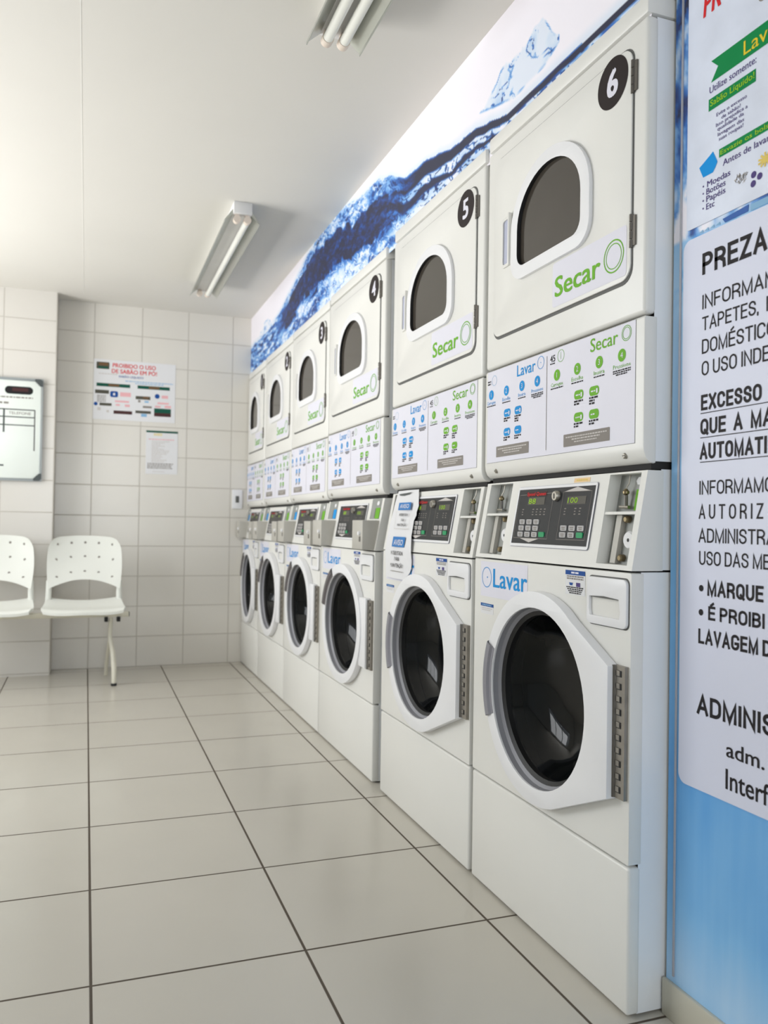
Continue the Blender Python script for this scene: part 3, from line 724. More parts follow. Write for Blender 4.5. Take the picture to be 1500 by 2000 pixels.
    for k in range(3):
        a = 0.6 + k * 2 * PI / 3; p = (dc[0] + 0.235 * math.cos(a), dc[1] + 0.235 * math.sin(a)); q = (dc[0] + 0.18 * math.cos(a), dc[1] + 0.18 * math.sin(a))
        b.tube([(0.1, *p), (0.39, *p)], 0.03, 'steel', 8); b.tube([(0.1, *q), (0.39, *q)], 0.016, 'steel', 8)
    part(b, 'drum', smooth=True)
    # washer door
    Rr, ri = 0.2495, 0.2105
    b = MB(); n = 56
    if kind == 'open':
        ang0, ang1 = math.radians(127), math.radians(-106)      # the ring runs straight to the hinge on the near side
        pts = [(dc[0] + Rr * math.cos(math.radians(a)), dc[1] + Rr * math.sin(math.radians(a))) for a in [127 - 233 * i / 44 for i in range(45)]]
        pts = pts + [(0.25, 0.333), (0.041, 0.424), (0.041, 0.692)]
        out = pts[::-1]
    else:
        out = circ(*dc, Rr, 64)
    x0, x1 = -0.031, -0.006
    b.plate(out, circ(*dc, ri, 56), x0, x1, 'plastic')
    wd = part(b, 'washer_door', bevel=0.007, seg=3, limit=40)
    if kind != 'open':
        b = MB(); b.box(-0.026, -0.006, 0.04, 0.114, 0.43, 0.70, 'plastic'); part(b, 'hinge_plate', wd, bevel=0.003)
    b = MB(); b.lathe([(ri - 0.0005, -0.026), (ri - 0.0008, -0.012), (ri - 0.008, -0.006), (ri - 0.008, 0.02)], *dc, 'gasket', 56); b.lathe([(ri - 0.0085, -0.0055), (ri - 0.018, 0.0), (ri - 0.018, 0.02), (ri + 0.006, 0.02)], *dc, 'black', 56); part(b, 'door_gasket', wd, smooth=True)
    b = MB(); b.lathe([(ri - 0.011, 0.002), (0.191, 0.016), (0.174, 0.052), (0.15, 0.078), (0.12, 0.092), (0.08, 0.099), (0.04, 0.102), (0.0005, 0.103)], *dc, 'door_glass', 56); part(b, 'door_glass', wd, smooth=True)
    b = MB()
    a0, a1, mt = (math.radians(-22), math.radians(24), 'handle_shaded_grey') if kind == 'open' else (math.radians(14), math.radians(62), 'handle_dark')
    b.lathe([(0.252, -0.004), (0.252, -0.032), (0.2475, -0.037), (0.229, -0.037), (0.224, -0.032), (0.224, -0.026)], *dc, mt, 14, a0, a1)
    b.lathe([(0.2245, -0.0316), (0.212, -0.0316)], *dc, mt, 14, a0, a1)
    if kind == 'open': b.lathe([(0.2527, -0.010), (0.2527, -0.028)], *dc, 'handle_dark', 12, a0 + 0.06, a1 - 0.06)  # dark arc painted as the shaded pocket of the grip
    part(b, 'door_handle', wd, smooth=True)
    b = MB(); b.box(-0.014, -0.005, 0.007, 0.043, 0.428, 0.694, 'hinge_steel')
    for k in range(10):
        z = 0.440 + k * 0.0258; b.box(-0.0156, -0.0138, 0.018, 0.032, z, z + 0.0125, 'black'); b.box(-0.0162, -0.0138, 0.0215, 0.032, z + 0.002, z + 0.0125, 'hinge_steel')
    b.tube([(-0.014, 0.0405, 0.428), (-0.014, 0.0405, 0.694)], 0.005, 'dark_steel', 10); part(b, 'hinge', wd)
    # soap drawer
    b = MB(); b.plate(rrect(0.009, 0.7685, 0.146, 0.8675, 0.012, 4), [(0.032, 0.786), (0.134, 0.786), (0.138, 0.800), (0.137, 0.826), (0.085, 0.829), (0.034, 0.826), (0.029, 0.80)], -0.012, -0.005, 'plastic')
    sd = part(b, 'soap_drawer', bevel=0.003, limit=50)
    b = MB(); b.prism([(-0.0049, 0.780), (-0.0049, 0.792), (0.0, 0.812), (0.010, 0.822), (0.016, 0.832), (0.02, 0.832), (0.02, 0.78)], 'y', 0.028, 0.14, 'plastic'); b.prism([(-0.0105, 0.8245), (-0.0105, 0.8315), (-0.006, 0.8315), (-0.006, 0.8245)], 'y', 0.036, 0.132, 'gap_trim'); part(b, 'drawer_grip', sd)
    b = MB(); b.plate(rrect(0.006, 0.7655, 0.149, 0.8705, 0.013, 4), rrect(0.0095, 0.769, 0.1455, 0.867, 0.012, 4), -0.0056, -0.005, 'gap_trim'); part(b, 'drawer_gap', sd)  # dark rim drawn for the shade in the gap round the drawer
    # stickers on the washer
    b = MB(); s = wall_sheet(b, -0.005)
    s.rect(-0.662, 0.781, -0.409, 0.8755, 'sticker', 1)
    s.text('Lavar', -0.588, 0.8095, 0.048, 0.177, 'blue', 2, bold=0.02)
    s.ring(-0.626, 0.833, 0.0255, 0.0275, 'blue', 2); s.disc(-0.622, 0.833, 0.0025, 'blue', 2, 10); part(b, 'wash_sticker')
    b = MB(); s = wall_sheet(b, -0.005)
    s.rect(-0.239, 0.8215, -0.1615, 0.8755, 'paper', 1); s.rect(-0.239, 0.8655, -0.1615, 0.8755, 'navy', 2); s.greek(-0.215, -0.185, 0.8685, 0.004, 'sticker', 3, 1)
    s.greek(-0.233, -0.168, 0.8605, 0.003, 'grey_ink', 2, 2); s.greek(-0.233, -0.168, 0.8555, 0.003, 'grey_ink', 2, 3)
    s.poly([(-0.224, 0.848), (-0.208, 0.848), (-0.211, 0.842), (-0.221, 0.842)], 'navy', 2); s.rect(-0.196, 0.840, -0.180, 0.849, 'purple', 2)
    for q in range(4): s.greek(-0.235 + 0.004 * q, -0.168 - 0.003 * q, 0.8365 - 0.0042 * q, 0.0026, 'ink', 2, q + 5)
    part(b, 'notice_sticker')
    b = MB(); s = wall_sheet(b, -0.005); s.rect(-0.659, 0.734, -0.586, 0.762, 'paper', 1); s.rect(-0.659, 0.754, -0.586, 0.762, 'navy', 2); s.greek(-0.65, -0.595, 0.7565, 0.003, 'paleblue', 3, 2); s.greek(-0.652, -0.592, 0.748, 0.0022, 'light_ink', 2, 1); s.greek(-0.652, -0.602, 0.743, 0.0022, 'light_ink', 2, 3); part(b, 'small_sticker')
    for yy in (0.06, 0.64):
        b = MB(); b.lathe([(0.0005, 0.0), (0.016, 0.0), (0.016, 0.0)], yy, 0.0, 'black', 12); b = MB(); b.tube([(0.035, yy, 0.0), (0.035, yy, 0.022)], [0.02, 0.014], 'black', 14); part(b, 'foot')
    return t

def place(t, d, y0, wd, zs, label):
    t.location = (1.0, y0, 0); t.scale = (1, wd / W, zs); t['label'] = label
    for ch in t.children:
        if ch.name.startswith('dryer_door'):
            for g in ch.children:
                if g.name.startswith('number_sticker'):
                    b = MB(); s = wall_sheet(b, 0.015); s.disc(-0.111, 1.926, 0.054, 'disc', 1, 44)
                    s.text(d, -0.111, 1.8985, 0.055, None, 'sticker', 2, align='c', bold=0.06)
                    tmp = b.build('number_sticker_print'); g.data = tmp.data; bpy.data.objects.remove(tmp)
def dup(root):
    r = root.copy(); COL.objects.link(r)
    for ch in root.children:
        c = ch.copy(); COL.objects.link(c); c.parent = r
        for g in ch.children:
            d = g.copy(); COL.objects.link(d); d.parent = c
    return r
UNITS = [
    ('6', -0.456, 0.700, 1.000, 'white stacked washer and dryer numbered 6, beside the blue printed wall'),
    ('5', 0.262, 0.735, 0.994, 'white stacked washer and dryer numbered 5, with a paper notice hanging on its front'),
    ('4', 1.085, 0.755, 0.983, 'white stacked washer and dryer numbered 4, with grey coin boxes, beside the gap'),
    ('3', 1.848, 0.715, 0.978, 'white stacked washer and dryer numbered 3, with grey coin boxes'),
    ('2', 2.570, 0.712, 0.975, 'white stacked washer and dryer numbered 2, second from the tiled back wall'),
    ('1', 3.290, 0.572, 0.972, 'white stacked washer and dryer numbered 1, against the tiled back wall'),
]
openp = unit('open', '6', ''); boxp = unit('boxed', '4', '')
u5 = dup(openp)
for ch in list(u5.children):
    for g in list(ch.children):
        if g.name.startswith('orange_sticker'): bpy.data.objects.remove(g)
units = [openp, u5, boxp, dup(boxp), dup(boxp), dup(boxp)]
for t, (d, y0, wd, zs, lb) in zip(units, UNITS): place(t, d, y0, wd, zs, lb)

# ------------------------------------------------------------------ paper notice on unit 5
b = MB()
def pn_x(z, a): return 0.990 - 0.004 + max(0, z - 0.88) * 0.17 + 0.003 * math.sin(a * 30 + z * 22)
NL = [(1.091, 0.925, 0.735), (1.075, 0.932, 0.728), (1.05, 0.938, 0.716), (1.035, 0.940, 0.704), (1.015, 0.941, 0.712), (1.003, 0.942, 0.706), (0.985, 0.943, 0.72), (0.934, 0.945, 0.717), (0.878, 0.947, 0.706), (0.85, 0.948, 0.702), (0.825, 0.948, 0.705), (0.808, 0.948, 0.722), (0.797, 0.948, 0.742), (0.784, 0.948, 0.762)]
cols = 8
vs = [(pn_x(z, yl + (yr - yl) * i / cols) + dx, yl + (yr - yl) * i / cols, z) for dx in (0, 0.0006) for z, yl, yr in NL for i in range(cols + 1)]
k = cols + 1; nn = len(NL) * k
fs = [(r * k + i, r * k + i + 1, (r + 1) * k + i + 1, (r + 1) * k + i) for r in range(len(NL) - 1) for i in range(cols)]
b.add(vs, fs + [tuple(q + nn for q in reversed(f)) for f in fs], 'paper')
pn = b.build('paper_notice', smooth=True)
tag(pn, 'white paper notice with two blue headings hanging on the front of unit 5', 'notice')
b = MB()
up = Sheet(b, (0.9818 - 0.88 * 0.17, 0, 0), (0, -1, 0), (0.17, 0, 1), (-1, 0, 0.17)); lo = wall_sheet(b, 0.9818)
up.poly([(-0.893, 1.079), (-0.775, 1.083), (-0.80, 1.076), (-0.84, 1.072), (-0.885, 1.0735)], 'corner', 1)
for sh, z0, z1, ys, lines in ((up, 1.022, 1.048, (0.879, 0.765), ((1.002, 0.854, 0.781), (0.985, 0.831, 0.806), (0.968, 0.862, 0.776))), (up, 0.894, 0.929, (0.880, 0.764), ())):
    sh.rect(-ys[0], z0, -ys[1], z1, 'notice_blue', 1); sh.text('AVISO', -ys[0] + 0.015, z0 + 0.006, (z1 - z0) * 0.55, ys[0] - ys[1] - 0.03, 'sticker', 2, bold=0.02, res=2)
for tx, z, h, a, c in (('INTERDITADA', 1.001, 0.009, 0.860, 0.780), ('PARA', 0.983, 0.009, 0.834, 0.806), ('MANUTENÇÃO', 0.966, 0.009, 0.864, 0.778)): up.text(tx, -a, z, h, c and (a - c), 'ink', 1, bold=0.02, res=1)
for tx, z, a, c in (('INTERDITADA', 0.866, 0.879, 0.768), ('PARA', 0.846, 0.845, 0.80), ('MANUTENÇÃO', 0.823, 0.882, 0.767)): lo.text(tx, -a, z, 0.0135, a - c, 'ink', 1, bold=0.02, res=1)
lo.greek(-0.884, -0.768, 0.808, 0.003, 'grey_ink', 1, 3)
q = [(-0.891, 1.018), (-0.752, 1.018), (-0.752, 0.957), (-0.888, 0.957)]
for i in range(1, 4): up.line(*q[i], *q[(i + 1) % 4], 0.0015, 'light_ink', 1)
b.build('notice_print', pn)

# ------------------------------------------------------------------ printed notice panels on the near right wall
XP = XB - 0.003
b = MB()
out = [(-y, z) for y, z in rrect(-1.55, 0.474, -0.494, 1.542, 0.02, 6)]
b.prism([(-a, z) for a, z in out], 'x', XP - 0.001, XP + 0.001, 'poster_low')
pl = b.build('notice_panel'); tag(pl, 'white notice panel of black capitals on the blue wall, lower of two', 'notice panel')
ROWS = [('PREZAD', 'PREZA', 0.548, 1.4622, 0.0419, 0.160, 1), ('INFORMAM', 'INFORMA', 0.549, 1.3954, 0.0279, 0.152, 0), ('TAPETES,  I', 'TAPETES,', 0.549, 1.3539, 0.0265, 0.141, 0),
        ('DOMÉSTICO', 'DOMÉSTIC', 0.549, 1.3091, 0.0279, 0.157, 0), ('O USO INDE', 'O USO IND', 0.549, 1.2667, 0.0278, 0.148, 0), ('EXCESSO', None, 0.548, 1.1999, 0.0303, 0.151, 1),
        ('QUE  A  MA', 'QUE  A', 0.547, 1.1531, 0.0307, 0.108, 1), ('AUTOMATI', 'AUTOMAT', 0.546, 1.1057, 0.0307, 0.157, 1), ('INFORMAMO', 'INFORMAM', 0.546, 1.0382, 0.0265, 0.159, 0),
        ('A U T O R I Z', 'A U T O R I', 0.545, 0.9917, 0.0275, 0.135, 0), ('ADMINISTRA', 'ADMINIST', 0.545, 0.9464, 0.027, 0.143, 0), ('USO DAS ME', 'USO DAS M', 0.547, 0.9035, 0.0266, 0.156, 0),
        ('MARQUE', None, 0.570, 0.8460, 0.0286, 0.137, 1), ('É PROIBI', None, 0.573, 0.8003, 0.0265, 0.137, 1), ('LAVAGEM D', 'LAVAGEM', 0.547, 0.7532, 0.0284, 0.149, 1),
        ('ADMINIS', 'ADMINI', 0.545, 0.6184, 0.0372, 0.158, 1), ('adm.', 'adm', 0.623, 0.5573, 0.0270, 0.078, 0), ('Interf', 'Inte', 0.622, 0.4982, 0.0363, 0.067, 0)]
for tx, pre, a, z, h, wd, bold in ROWS:
    b = MB(); s = wall_sheet(b, XP - 0.001)
    if tx in ('adm.', 'Interf'): s.text(tx, a, z, h, wd, 'ink', 1, prefix=pre, bold=0.02)
    else: caps_print(s, tx, a, z, h, wd, 'ink', 1, pre, 0.185 if bold else 0.125)
    b.build('lettering', pl)
for z in (1.1945, 1.1475, 1.1005):
    b = MB(); s = wall_sheet(b, XP - 0.001); s.line(0.547, z, 0.76, z, 0.0016, 'ink', 1); b.build('underline', pl)
for z in (0.859, 0.813):
    b = MB(); s = wall_sheet(b, XP - 0.001); s.disc(0.5535, z, 0.0062, 'ink', 1, 16); b.build('bullet', pl)

b = MB()
b.prism([(-a, z) for a, z in [(-y, z) for y, z in rrect(-1.55, 1.562, -0.502, 2.36, 0.006, 3)]], 'x', XP - 0.001, XP + 0.001, 'poster')
pu = b.build('notice_panel'); tag(pu, 'white notice panel with a green ribbon and bullet list, upper of two', 'notice panel')
b = MB(); s = wall_sheet(b, XP - 0.001)
b = MB(); s = wall_sheet(b, XP - 0.001); s.text('PR', 0.545, 1.966, 0.046, 0.045, 'red', 1, bold=0.05, slant=0.1); b.build('lettering', pu)
b = MB(); s = wall_sheet(b, XP - 0.001); s.ring(0.694, 1.921, 0.008, 0.0105, 'grey_ink', 1); b.build('lettering', pu)
b = MB(); s = wall_sheet(b, XP - 0.001); s.text('Lav', 0.650, 1.8355, 0.0255, 0.036, 'yellow', 2, prefix='La', bold=0.006); b.build('lettering', pu)
b = MB(); s = wall_sheet(b, XP - 0.001); s.text('Utilize somente:', 0.563, 1.8075, 0.013, 0.117, 'purple', 1, bold=0.01); b.build('lettering', pu)
b = MB(); s = wall_sheet(b, XP - 0.001); s.text('Sabão Líquido!', 0.566, 1.7815, 0.0115, 0.110, 'lime', 2, bold=0.012); b.build('lettering', pu)
for tx, a, z, wd in (('Evite o excesso', 0.582, 1.755, 0.076), ('de sabão!', 0.595, 1.7445, 0.048), ('Isso prejudica a', 0.581, 1.7355, 0.079), ('qualidade da', 0.585, 1.7262, 0.066), ('lavagem das', 0.586, 1.7155, 0.066), ('suas roupas!', 0.589, 1.7055, 0.061)):
    b = MB(); s = wall_sheet(b, XP - 0.001); s.text(tx, a, z, 0.0068, wd, 'purple', 1, bold=0.01); b.build('lettering', pu)
b = MB(); s = wall_sheet(b, XP - 0.001); s.text('Esvazie os bols', 0.594, 1.6768, 0.0085, 0.108, 'lime', 2, prefix='Esvazie os bol', bold=0.012); b.build('lettering', pu)
b = MB(); s = wall_sheet(b, XP - 0.001); s.text('Antes de lavar', 0.600, 1.6535, 0.0118, 0.104, 'purple', 1, prefix='Antes de lava', bold=0.015); b.build('lettering', pu)
for tx, z, a, wd in (('Moedas', 1.629, 0.559, 0.060), ('Botões', 1.615, 0.557, 0.050), ('Papéis', 1.601, 0.557, 0.050), ('Etc', 1.586, 0.557, 0.022)):
    b = MB(); s = wall_sheet(b, XP - 0.001); s.text(tx, a, z, 0.0115, wd, 'purple', 1, bold=0.018); s.disc(0.5485, z + 0.0055, 0.0019, 'purple', 1, 10); b.build('lettering', pu)

b = MB(); s = wall_sheet(b, XP - 0.001)
for i in range(40):
    a = R.uniform(0, 2 * PI); r = 0.0115 * math.sqrt(R.random()); c = R.uniform(0, PI)
    s.line(0.6465 + r * math.cos(a) * 1.15, 1.611 + r * math.sin(a), 0.6465 + r * math.cos(a) * 1.15 + 0.006 * math.cos(c), 1.611 + r * math.sin(a) + 0.006 * math.sin(c), 0.0012, R.choice(['grey_ink', 'light_ink']), 1)
b.build('printed_paper_ball', pu)
b = MB(); s = wall_sheet(b, XP - 0.001)
for i in range(11):
    a = 2 * PI * i / 11; s.line(0.704, 1.624, 0.704 + 0.018 * math.cos(a), 1.624 + 0.013 * math.sin(a), 0.004, 'sand', 1 + 0.06 * i)
b.build('printed_coins', pu)
b = MB(); s = wall_sheet(b, XP - 0.001); s.poly([(0.567, 1.869), (0.83, 1.869), (0.83, 1.8275), (0.567, 1.8275), (0.585, 1.851)], 'dgreen', 1); b.build('printed_ribbon', pu)
b = MB(); s = wall_sheet(b, XP - 0.001); s.poly([(0.537, 1.675), (0.555, 1.683), (0.574, 1.692), (0.580, 1.680), (0.586, 1.668), (0.581, 1.660), (0.574, 1.652), (0.560, 1.652), (0.548, 1.652), (0.542, 1.664)], 'sky', 1); b.build('printed_patch', pu)
for r4 in ((0.561, 1.774, 0.679, 1.797), (0.590, 1.673, 0.83, 1.689)):
    b = MB(); s = wall_sheet(b, XP - 0.001); s.rect(*r4, 'dgreen', 1); b.build('printed_bar', pu)
for a, z in ((0.676, 1.607), (0.690, 1.599), (0.675, 1.591)):
    b = MB(); s = wall_sheet(b, XP - 0.001); s.disc(a, z, 0.0062, 'purple', 1, 18); b.build('printed_dot', pu)
b = MB(); s = wall_sheet(b, XB - 0.0018)
s.poly([(0.598, 1.5545), (0.663, 1.559), (0.661, 1.5465), (0.605, 1.5455)], 'royal', 1); s.poly([(0.667, 1.557), (0.78, 1.558), (0.78, 1.545), (0.667, 1.545)], 'paleblue', 1)
for a in (0.535, 0.55, 0.565, 0.58): s.poly([(a, 1.548), (a + 0.011, 1.552), (a + 0.012, 1.546)], 'paleblue', 1)
tag(b.build('painted_stroke'), 'blue brushed stroke printed on the wall between the two notice panels', 'print')

# ------------------------------------------------------------------ back wall: posters, whiteboard, switch
def poster(name, x0, x1, z0, z1, y, label, cat, fn, th=0.002, m='paper'):
    b = MB(); b.box(x0, x1, y - th, y, z0, z1, m); o = b.build(name); tag(o, label, cat)
    b = MB(); s = back_sheet(b, y - th); fn(s, lambda u: x0 + (x1 - x0) * u, lambda v: z0 + (z1 - z0) * (1 - v)); b.build('print', o)
    return o
def pr1(s, X, Z):
    f = lambda u0, v0, u1, v1, m, k=1, r=0: s.rect(X(u0), Z(v1), X(u1), Z(v0), m, k, r)
    f(0.03, 0.045, 0.185, 0.16, 'olive', 1, 0.006); f(0.06, 0.06, 0.17, 0.10, 'brown', 2); f(0.05, 0.12, 0.17, 0.15, 'forest', 2)
    s.text('PROIBIDO O USO', X(0.225), Z(0.118), 0.026, X(0.75) - X(0.225), 'red', 1, bold=0.03)
    s.text('DE SABÃO EM PÓ!', X(0.215), Z(0.215), 0.026, X(0.765) - X(0.215), 'red', 1, bold=0.03)
    s.greek(X(0.06), X(0.28), Z(0.245), 0.006, 'light_ink', 1, 1); s.text('SABÃO LÍQUIDO', X(0.3), Z(0.283), 0.013, X(0.6) - X(0.3), 'navy', 1, bold=0.02)
    s.greek(X(0.38), X(0.97), Z(0.345), 0.006, 'paleblue', 1, 2); s.greek(X(0.5), X(0.85), Z(0.375), 0.006, 'paleblue', 1, 3)
    for a, c in ((0.035, 0.44), (0.53, 0.93)):
        f(a, 0.395, c, 0.45, 'forest'); m = (a + c) / 2; f(m - 0.06, 0.405, m + 0.07, 0.44, 'brown', 2)
    f(0.02, 0.51, 0.185, 0.57, 'olive'); f(0.20, 0.52, 0.295, 0.62, 'navy', 1, 0.01); f(0.235, 0.55, 0.26, 0.59, 'paper', 2)
    f(0.32, 0.53, 0.45, 0.60, 'pink'); f(0.26, 0.67, 0.43, 0.70, 'pink'); f(0.27, 0.73, 0.32, 0.76, 'pink'); f(0.38, 0.73, 0.44, 0.77, 'pink')
    for q in range(5): s.greek(X(0.045), X(0.15), Z(0.61 + q * 0.025), 0.005, 'grey_ink', 1, q)
    s.disc(X(0.03), Z(0.745), 0.012, 'navy', 1); f(0.075, 0.725, 0.22, 0.77, 'olive'); f(0.05, 0.80, 0.09, 0.85, 'light_ink'); f(0.16, 0.84, 0.19, 0.88, 'light_ink')
    f(0.245, 0.84, 0.47, 0.895, 'maroon')
    f(0.51, 0.575, 0.69, 0.63, 'olive'); f(0.60, 0.58, 0.67, 0.61, 'brown', 2); s.disc(X(0.775), Z(0.56), 0.016, 'navy', 1); f(0.83, 0.54, 0.91, 0.59, 'pink'); f(0.78, 0.66, 0.92, 0.69, 'pink'); f(0.75, 0.72, 0.82, 0.75, 'pink'); f(0.87, 0.71, 0.95, 0.75, 'pink')
    f(0.54, 0.64, 0.57, 0.68, 'grey_ink'); f(0.62, 0.65, 0.67, 0.68, 'paleblue'); f(0.60, 0.735, 0.71, 0.77, 'grey_ink'); f(0.51, 0.82, 0.70, 0.865, 'olive'); f(0.58, 0.87, 0.65, 0.92, 'paleblue')
    f(0.74, 0.765, 0.95, 0.84, 'forest'); f(0.74, 0.84, 0.95, 0.90, 'maroon')
poster('wall_poster', 0.0, 0.522, 1.632, 2.028, YB, 'white poster with red heading and green bars on the tiled back wall', 'poster', pr1)
def pr2(s, X, Z):
    s.rect(X(0.0), Z(0.045), X(1.0), Z(0.0), 'forest', 1); s.text('AVISO', X(0.24), Z(0.115), 0.016, X(0.5) - X(0.24), 'yellow', 1, bold=0.02)
    s.greek(X(0.08), X(0.88), Z(0.21), 0.006, 'pink', 1, 1)
    for q in range(14): s.greek(X(0.18), X(R.uniform(0.4, 0.75)), Z(0.255 + q * 0.036), 0.005, 'light_ink', 1, q)
    for q in range(4): s.greek(X(0.05), X(R.uniform(0.8, 0.88)), Z(0.77 + q * 0.035), 0.0055, 'grey_ink', 1, q + 20)
    s.greek(X(0.22), X(0.6), Z(0.955), 0.004, 'light_ink', 1, 40)
poster('paper_sheet', 0.338, 0.545, 1.285, 1.575, YB, 'small white printed sheet under the poster on the tiled back wall', 'notice', pr2)
def prb(s, X, Z):
    f = lambda u0, v0, u1, v1, m, k=1, r=0: s.rect(u0, v0, u1, v1, m, k, r)
    s.rect(-0.512, 1.737, -0.352, 1.785, 'forest', 1, 0.023); s.rect(-0.510, 1.739, -0.354, 1.783, 'ink', 2, 0.021); s.rect(-0.47, 1.755, -0.38, 1.775, 'maroon', 3)
    s.greek(-0.80, -0.352, 1.713, 0.008, 'grey_ink', 1, 2); s.greek(-0.80, -0.48, 1.675, 0.012, 'grey_ink', 1, 3)
    for z, x1 in ((1.642, -0.34), (1.596, -0.34), (1.546, -0.34)): s.line(-0.95, z, x1, z, 0.007, 'corner', 1)
    s.line(-0.340, 1.644, -0.340, 1.39, 0.007, 'gap_trim', 1); s.line(-0.514, 1.644, -0.514, 1.50, 0.010, 'corner', 1)
    s.text('TELEFONE', -0.487, 1.612, 0.016, 0.125, 'grey_ink', 1, bold=0.02); s.greek(-0.9, -0.51, 1.292, 0.010, 'corner', 1, 5)
b = MB(); b.box(-1.18, -0.306, YC - 0.016, YC - 0.002, 1.216, 1.826, 'board'); wb = b.build('whiteboard', bevel=0.003)
tag(wb, 'white message board with a grey frame and dark corners on the tiled pillar', 'whiteboard')
b = MB(); prb(back_sheet(b, YC - 0.016), None, None); b.build('lettering', wb)
b = MB()
fr = [(-1.19, -0.297, 1.822, 1.835), (-1.19, -0.297, 1.207, 1.220), (-1.19, -1.178, 1.207, 1.835), (-0.309, -0.297, 1.207, 1.835)]
for x0, x1, z0, z1 in fr: b.box(x0, x1, YC - 0.022, YC - 0.001, z0, z1, 'alu')
b.build('frame', wb, bevel=0.003)
for x, z, sx, sz in ((-0.296, 1.836, -1, -1), (-0.296, 1.206, -1, 1), (-1.191, 1.836, 1, -1), (-1.191, 1.206, 1, 1)):
    b = MB(); p = [(x, z + sz * 0.012), (x, z + sz * 0.045), (x + sx * 0.014, z + sz * 0.045), (x + sx * 0.045, z + sz * 0.014), (x + sx * 0.045, z), (x + sx * 0.012, z)]
    b.prism(p, 'y', YC - 0.025, YC - 0.0005, 'corner'); b.build('corner_cap', wb)
b = MB(); b.prism(rrect(0.918, 1.062, 0.988, 1.195, 0.006), 'y', YB - 0.010, YB, 'plastic'); sw = b.build('wall_switch', bevel=0.002)
tag(sw, 'white switch plate on the tiled back wall beside the end washer', 'switch')
b = MB(); b.prism(rrect(0.942, 1.105, 0.964, 1.15, 0.003), 'y', YB - 0.015, YB - 0.009, 'gap_trim'); b.build('rocker', sw)

# ------------------------------------------------------------------ ceiling lights
def fixture(y0, y1, tubes, label):
    t = thing('ceiling_light', label, 'ceiling light', (0.60, y0, ZC), 'fluorescent ceiling lights')
    ln = y1 - y0
    b = MB(); b.prism([(-0.041, 0), (-0.041, -0.052), (0.041, -0.052), (0.041, 0)], 'y', 0, ln, 'fixture'); b.build('housing', t, bevel=0.002)
    for sx in (-1, 1):
        b = MB(); b.prism([(sx * 0.041, -0.030), (sx * 0.0425, -0.030), (sx * 0.0785, -0.082), (sx * 0.0785, -0.0905), (sx * 0.0765, -0.0905), (sx * 0.0765, -0.0835), (sx * 0.0405, -0.052)][::sx], 'y', 0.02, ln - 0.005, 'reflector'); b.build('reflector', t, smooth='fix')
    for i, sx in enumerate((-1, 1)):
        for yy, s in ((0.012, 1), (ln - 0.012, -1)):
            b = MB(); b.tube([(sx * 0.0235, yy, -0.0745), (sx * 0.0235, yy + s * 0.024, -0.0745)], [0.0165, 0.0165], 'cap', 16); b.box(sx * 0.0235 - 0.010, sx * 0.0235 + 0.010, min(yy + s * 0.003, yy + s * 0.02), max(yy + s * 0.003, yy + s * 0.02), -0.066, -0.05, 'cap'); b.build('lamp_holder', t, smooth='fix')
        if tubes[i]:
            b = MB(); b.tube([(sx * 0.0235, 0.03, -0.0745), (sx * 0.0235, ln - 0.03, -0.0745)], 0.0145, 'tube', 18); b.build('lamp_tube', t, smooth='fix')
    return t
fixture(1.80, 3.12, (0, 1), 'white fluorescent ceiling light with one tube missing, nearer the back wall')
fixture(-0.90, 0.39, (1, 1), 'white fluorescent ceiling light with both tubes, cut off by the top of the photo')

# ------------------------------------------------------------------ waiting bench
t = thing('waiting_bench', 'white plastic seats on a metal beam bench by the tiled pillar', 'bench', (0, 3.38, 0))
def surf(name, fn, nu, nv, th, nrm, m, parent):
    """a moulded shell: fn(u, v) gives the middle surface, thickened along nrm"""
    b = MB(); n = Vector(nrm).normalized() * th
    P = [[Vector(fn(i / nu, j / nv)) for j in range(nv + 1)] for i in range(nu + 1)]
    k = nv + 1; tot = (nu + 1) * k
    vs = [p for r in P for p in r] + [p + n for r in P for p in r]
    fs = [(i * k + j, i * k + j + 1, (i + 1) * k + j + 1, (i + 1) * k + j) for i in range(nu) for j in range(nv)]
    fs += [tuple(tot + q for q in reversed(f)) for f in fs]
    for i in range(nu):
        for j in (0, nv): fs.append((i * k + j, (i + 1) * k + j, tot + (i + 1) * k + j, tot + i * k + j))
    for j in range(nv):
        for i in (0, nu): fs.append((i * k + j, i * k + j + 1, tot + i * k + j + 1, tot + i * k + j))
    b.add(vs, fs, m); return b.build(name, parent, smooth='fix')
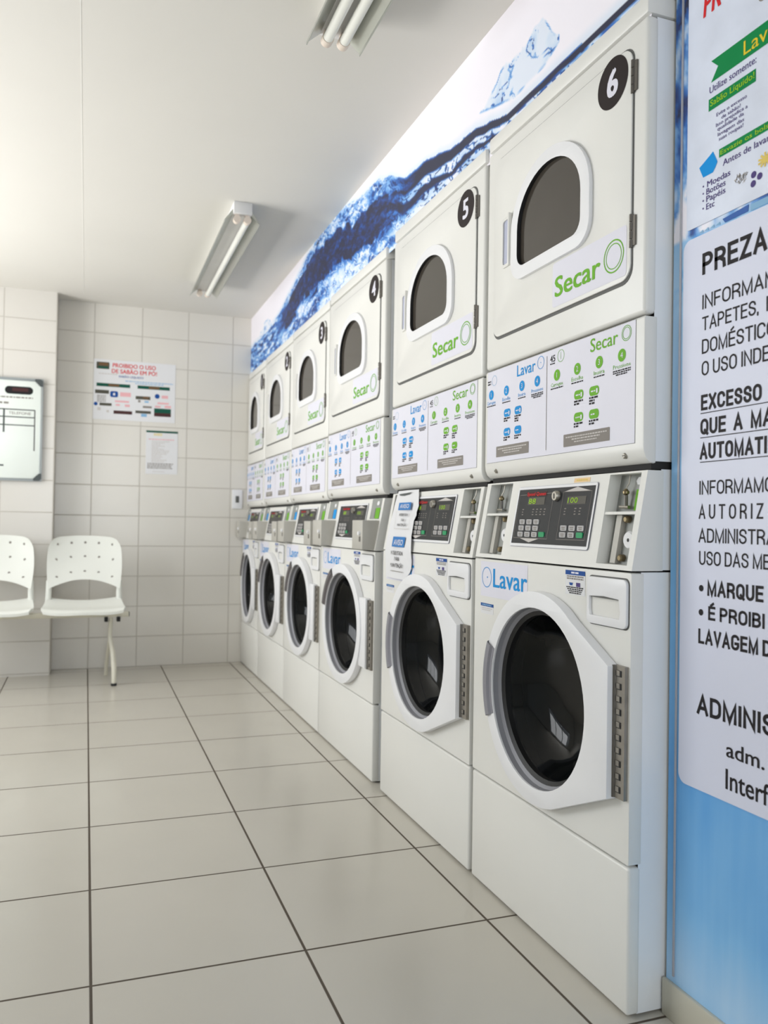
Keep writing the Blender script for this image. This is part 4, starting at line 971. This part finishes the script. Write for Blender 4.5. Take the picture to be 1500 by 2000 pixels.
for cx in (-0.03, -0.535):
    def back(u, v, cx=cx):
        a = 2 * u - 1
        hw = 0.205 + 0.012 * math.sin(PI * v)
        hw *= 1 - 0.10 * max(0, v - 0.8) / 0.2 * (max(0, v - 0.8) / 0.2)
        zt = 0.872 - 0.012 * a * a - 0.012 * max(0, abs(a) - 0.85) / 0.15
        zb = 0.605 - 0.055 * a * a
        z = zb + (zt - zb) * v
        y = 0.15 + 0.07 * v - 0.045 * a * a + 0.018 * math.sin(PI * v)
        return (cx + a * hw, y, z)
    bk = surf('backrest', back, 20, 12, 0.006, (0, 1, 0), 'bench', t)
    b = MB()
    for r, zz in ((0, 0), (1, 1), (2, 2)):
        for q in range(5):
            u = 0.12 + 0.19 * q; v = (0.18, 0.52, 0.84)[r] if not (r == 0 and q in (0, 4)) else 0.16
            p = back(u, v); b.tube([(p[0], p[1] - 0.0012, p[2]), (p[0], p[1] + 0.0005, p[2])], 0.0075, 'grey_ink', 12)
    b.build('vent_hole', bk)
    def seat(u, v, cx=cx):
        a = 2 * u - 1; w = v
        hw = 0.236 - 0.02 * abs(2 * w - 1) ** 3 - 0.012 * w
        y = -0.245 + 0.42 * w + (0.02 * a * a if w < 0.1 else 0)
        z = 0.462 + 0.020 * a * a - 0.026 * math.sin(PI * w) - (0.024 * (1 - w / 0.18) ** 2 if w < 0.18 else 0) + 0.05 * max(0, w - 0.72) + 0.016 * max(0, (w < 0.4)) * math.cos(2.2 * PI * a * 0.5) * (0.4 - w)
        return (cx + a * hw, y, z)
    st = surf('seat', seat, 20, 14, -0.016, (0, 0, 1), 'bench', t)
    for sx in (-1, 1):
        b = MB(); b.tube([(cx + sx * 0.200, 0.09, 0.435), (cx + sx * 0.205, 0.16, 0.47), (cx + sx * 0.203, 0.155, 0.53), (cx + sx * 0.203, 0.15, 0.60)], [0.014, 0.018, 0.017, 0.014], 'bench', 12); b.build('back_support', t, smooth='fix')
b = MB(); b.box(-0.80, 0.225, -0.03, 0.03, 0.390, 0.418, 'bench_metal'); bm_ = b.build('beam', t, bevel=0.004)
b = MB(); b.box(0.2255, 0.229, -0.028, 0.028, 0.392, 0.416, 'black'); b.build('end_cap', bm_)
for lx in (0.135, -0.70):
    b = MB()
    b.tube([(lx - 0.012, -0.02, 0.385), (lx - 0.016, -0.025, 0.27), (lx, -0.07, 0.19), (lx + 0.008, -0.115, 0.10), (lx + 0.008, -0.135, 0.03), (lx + 0.008, -0.135, 0.012)], [0.012, 0.012, 0.014, 0.015, 0.013, 0.012], 'bench_metal', 12)
    b.tube([(lx - 0.012, 0.0, 0.27), (lx - 0.022, 0.10, 0.17), (lx - 0.028, 0.20, 0.06), (lx - 0.028, 0.22, 0.0)], [0.011, 0.011, 0.011, 0.011], 'bench_metal', 12)
    lg = b.build('leg', t, smooth='fix')
    b = MB(); b.tube([(lx + 0.008, -0.135, 0.0), (lx + 0.008, -0.135, 0.014)], 0.0165, 'black', 14); b.build('foot', lg)
    for dx in (-0.048, 0.022):
        b = MB(); b.box(lx + dx - 0.001, lx + dx + 0.020, -0.036, 0.034, 0.362, 0.392, 'black'); b.build('clamp', lg, bevel=0.003)

for o in list(bpy.data.objects):
    if o.type == 'MESH' and o.data.users == 0: bpy.data.objects.remove(o)
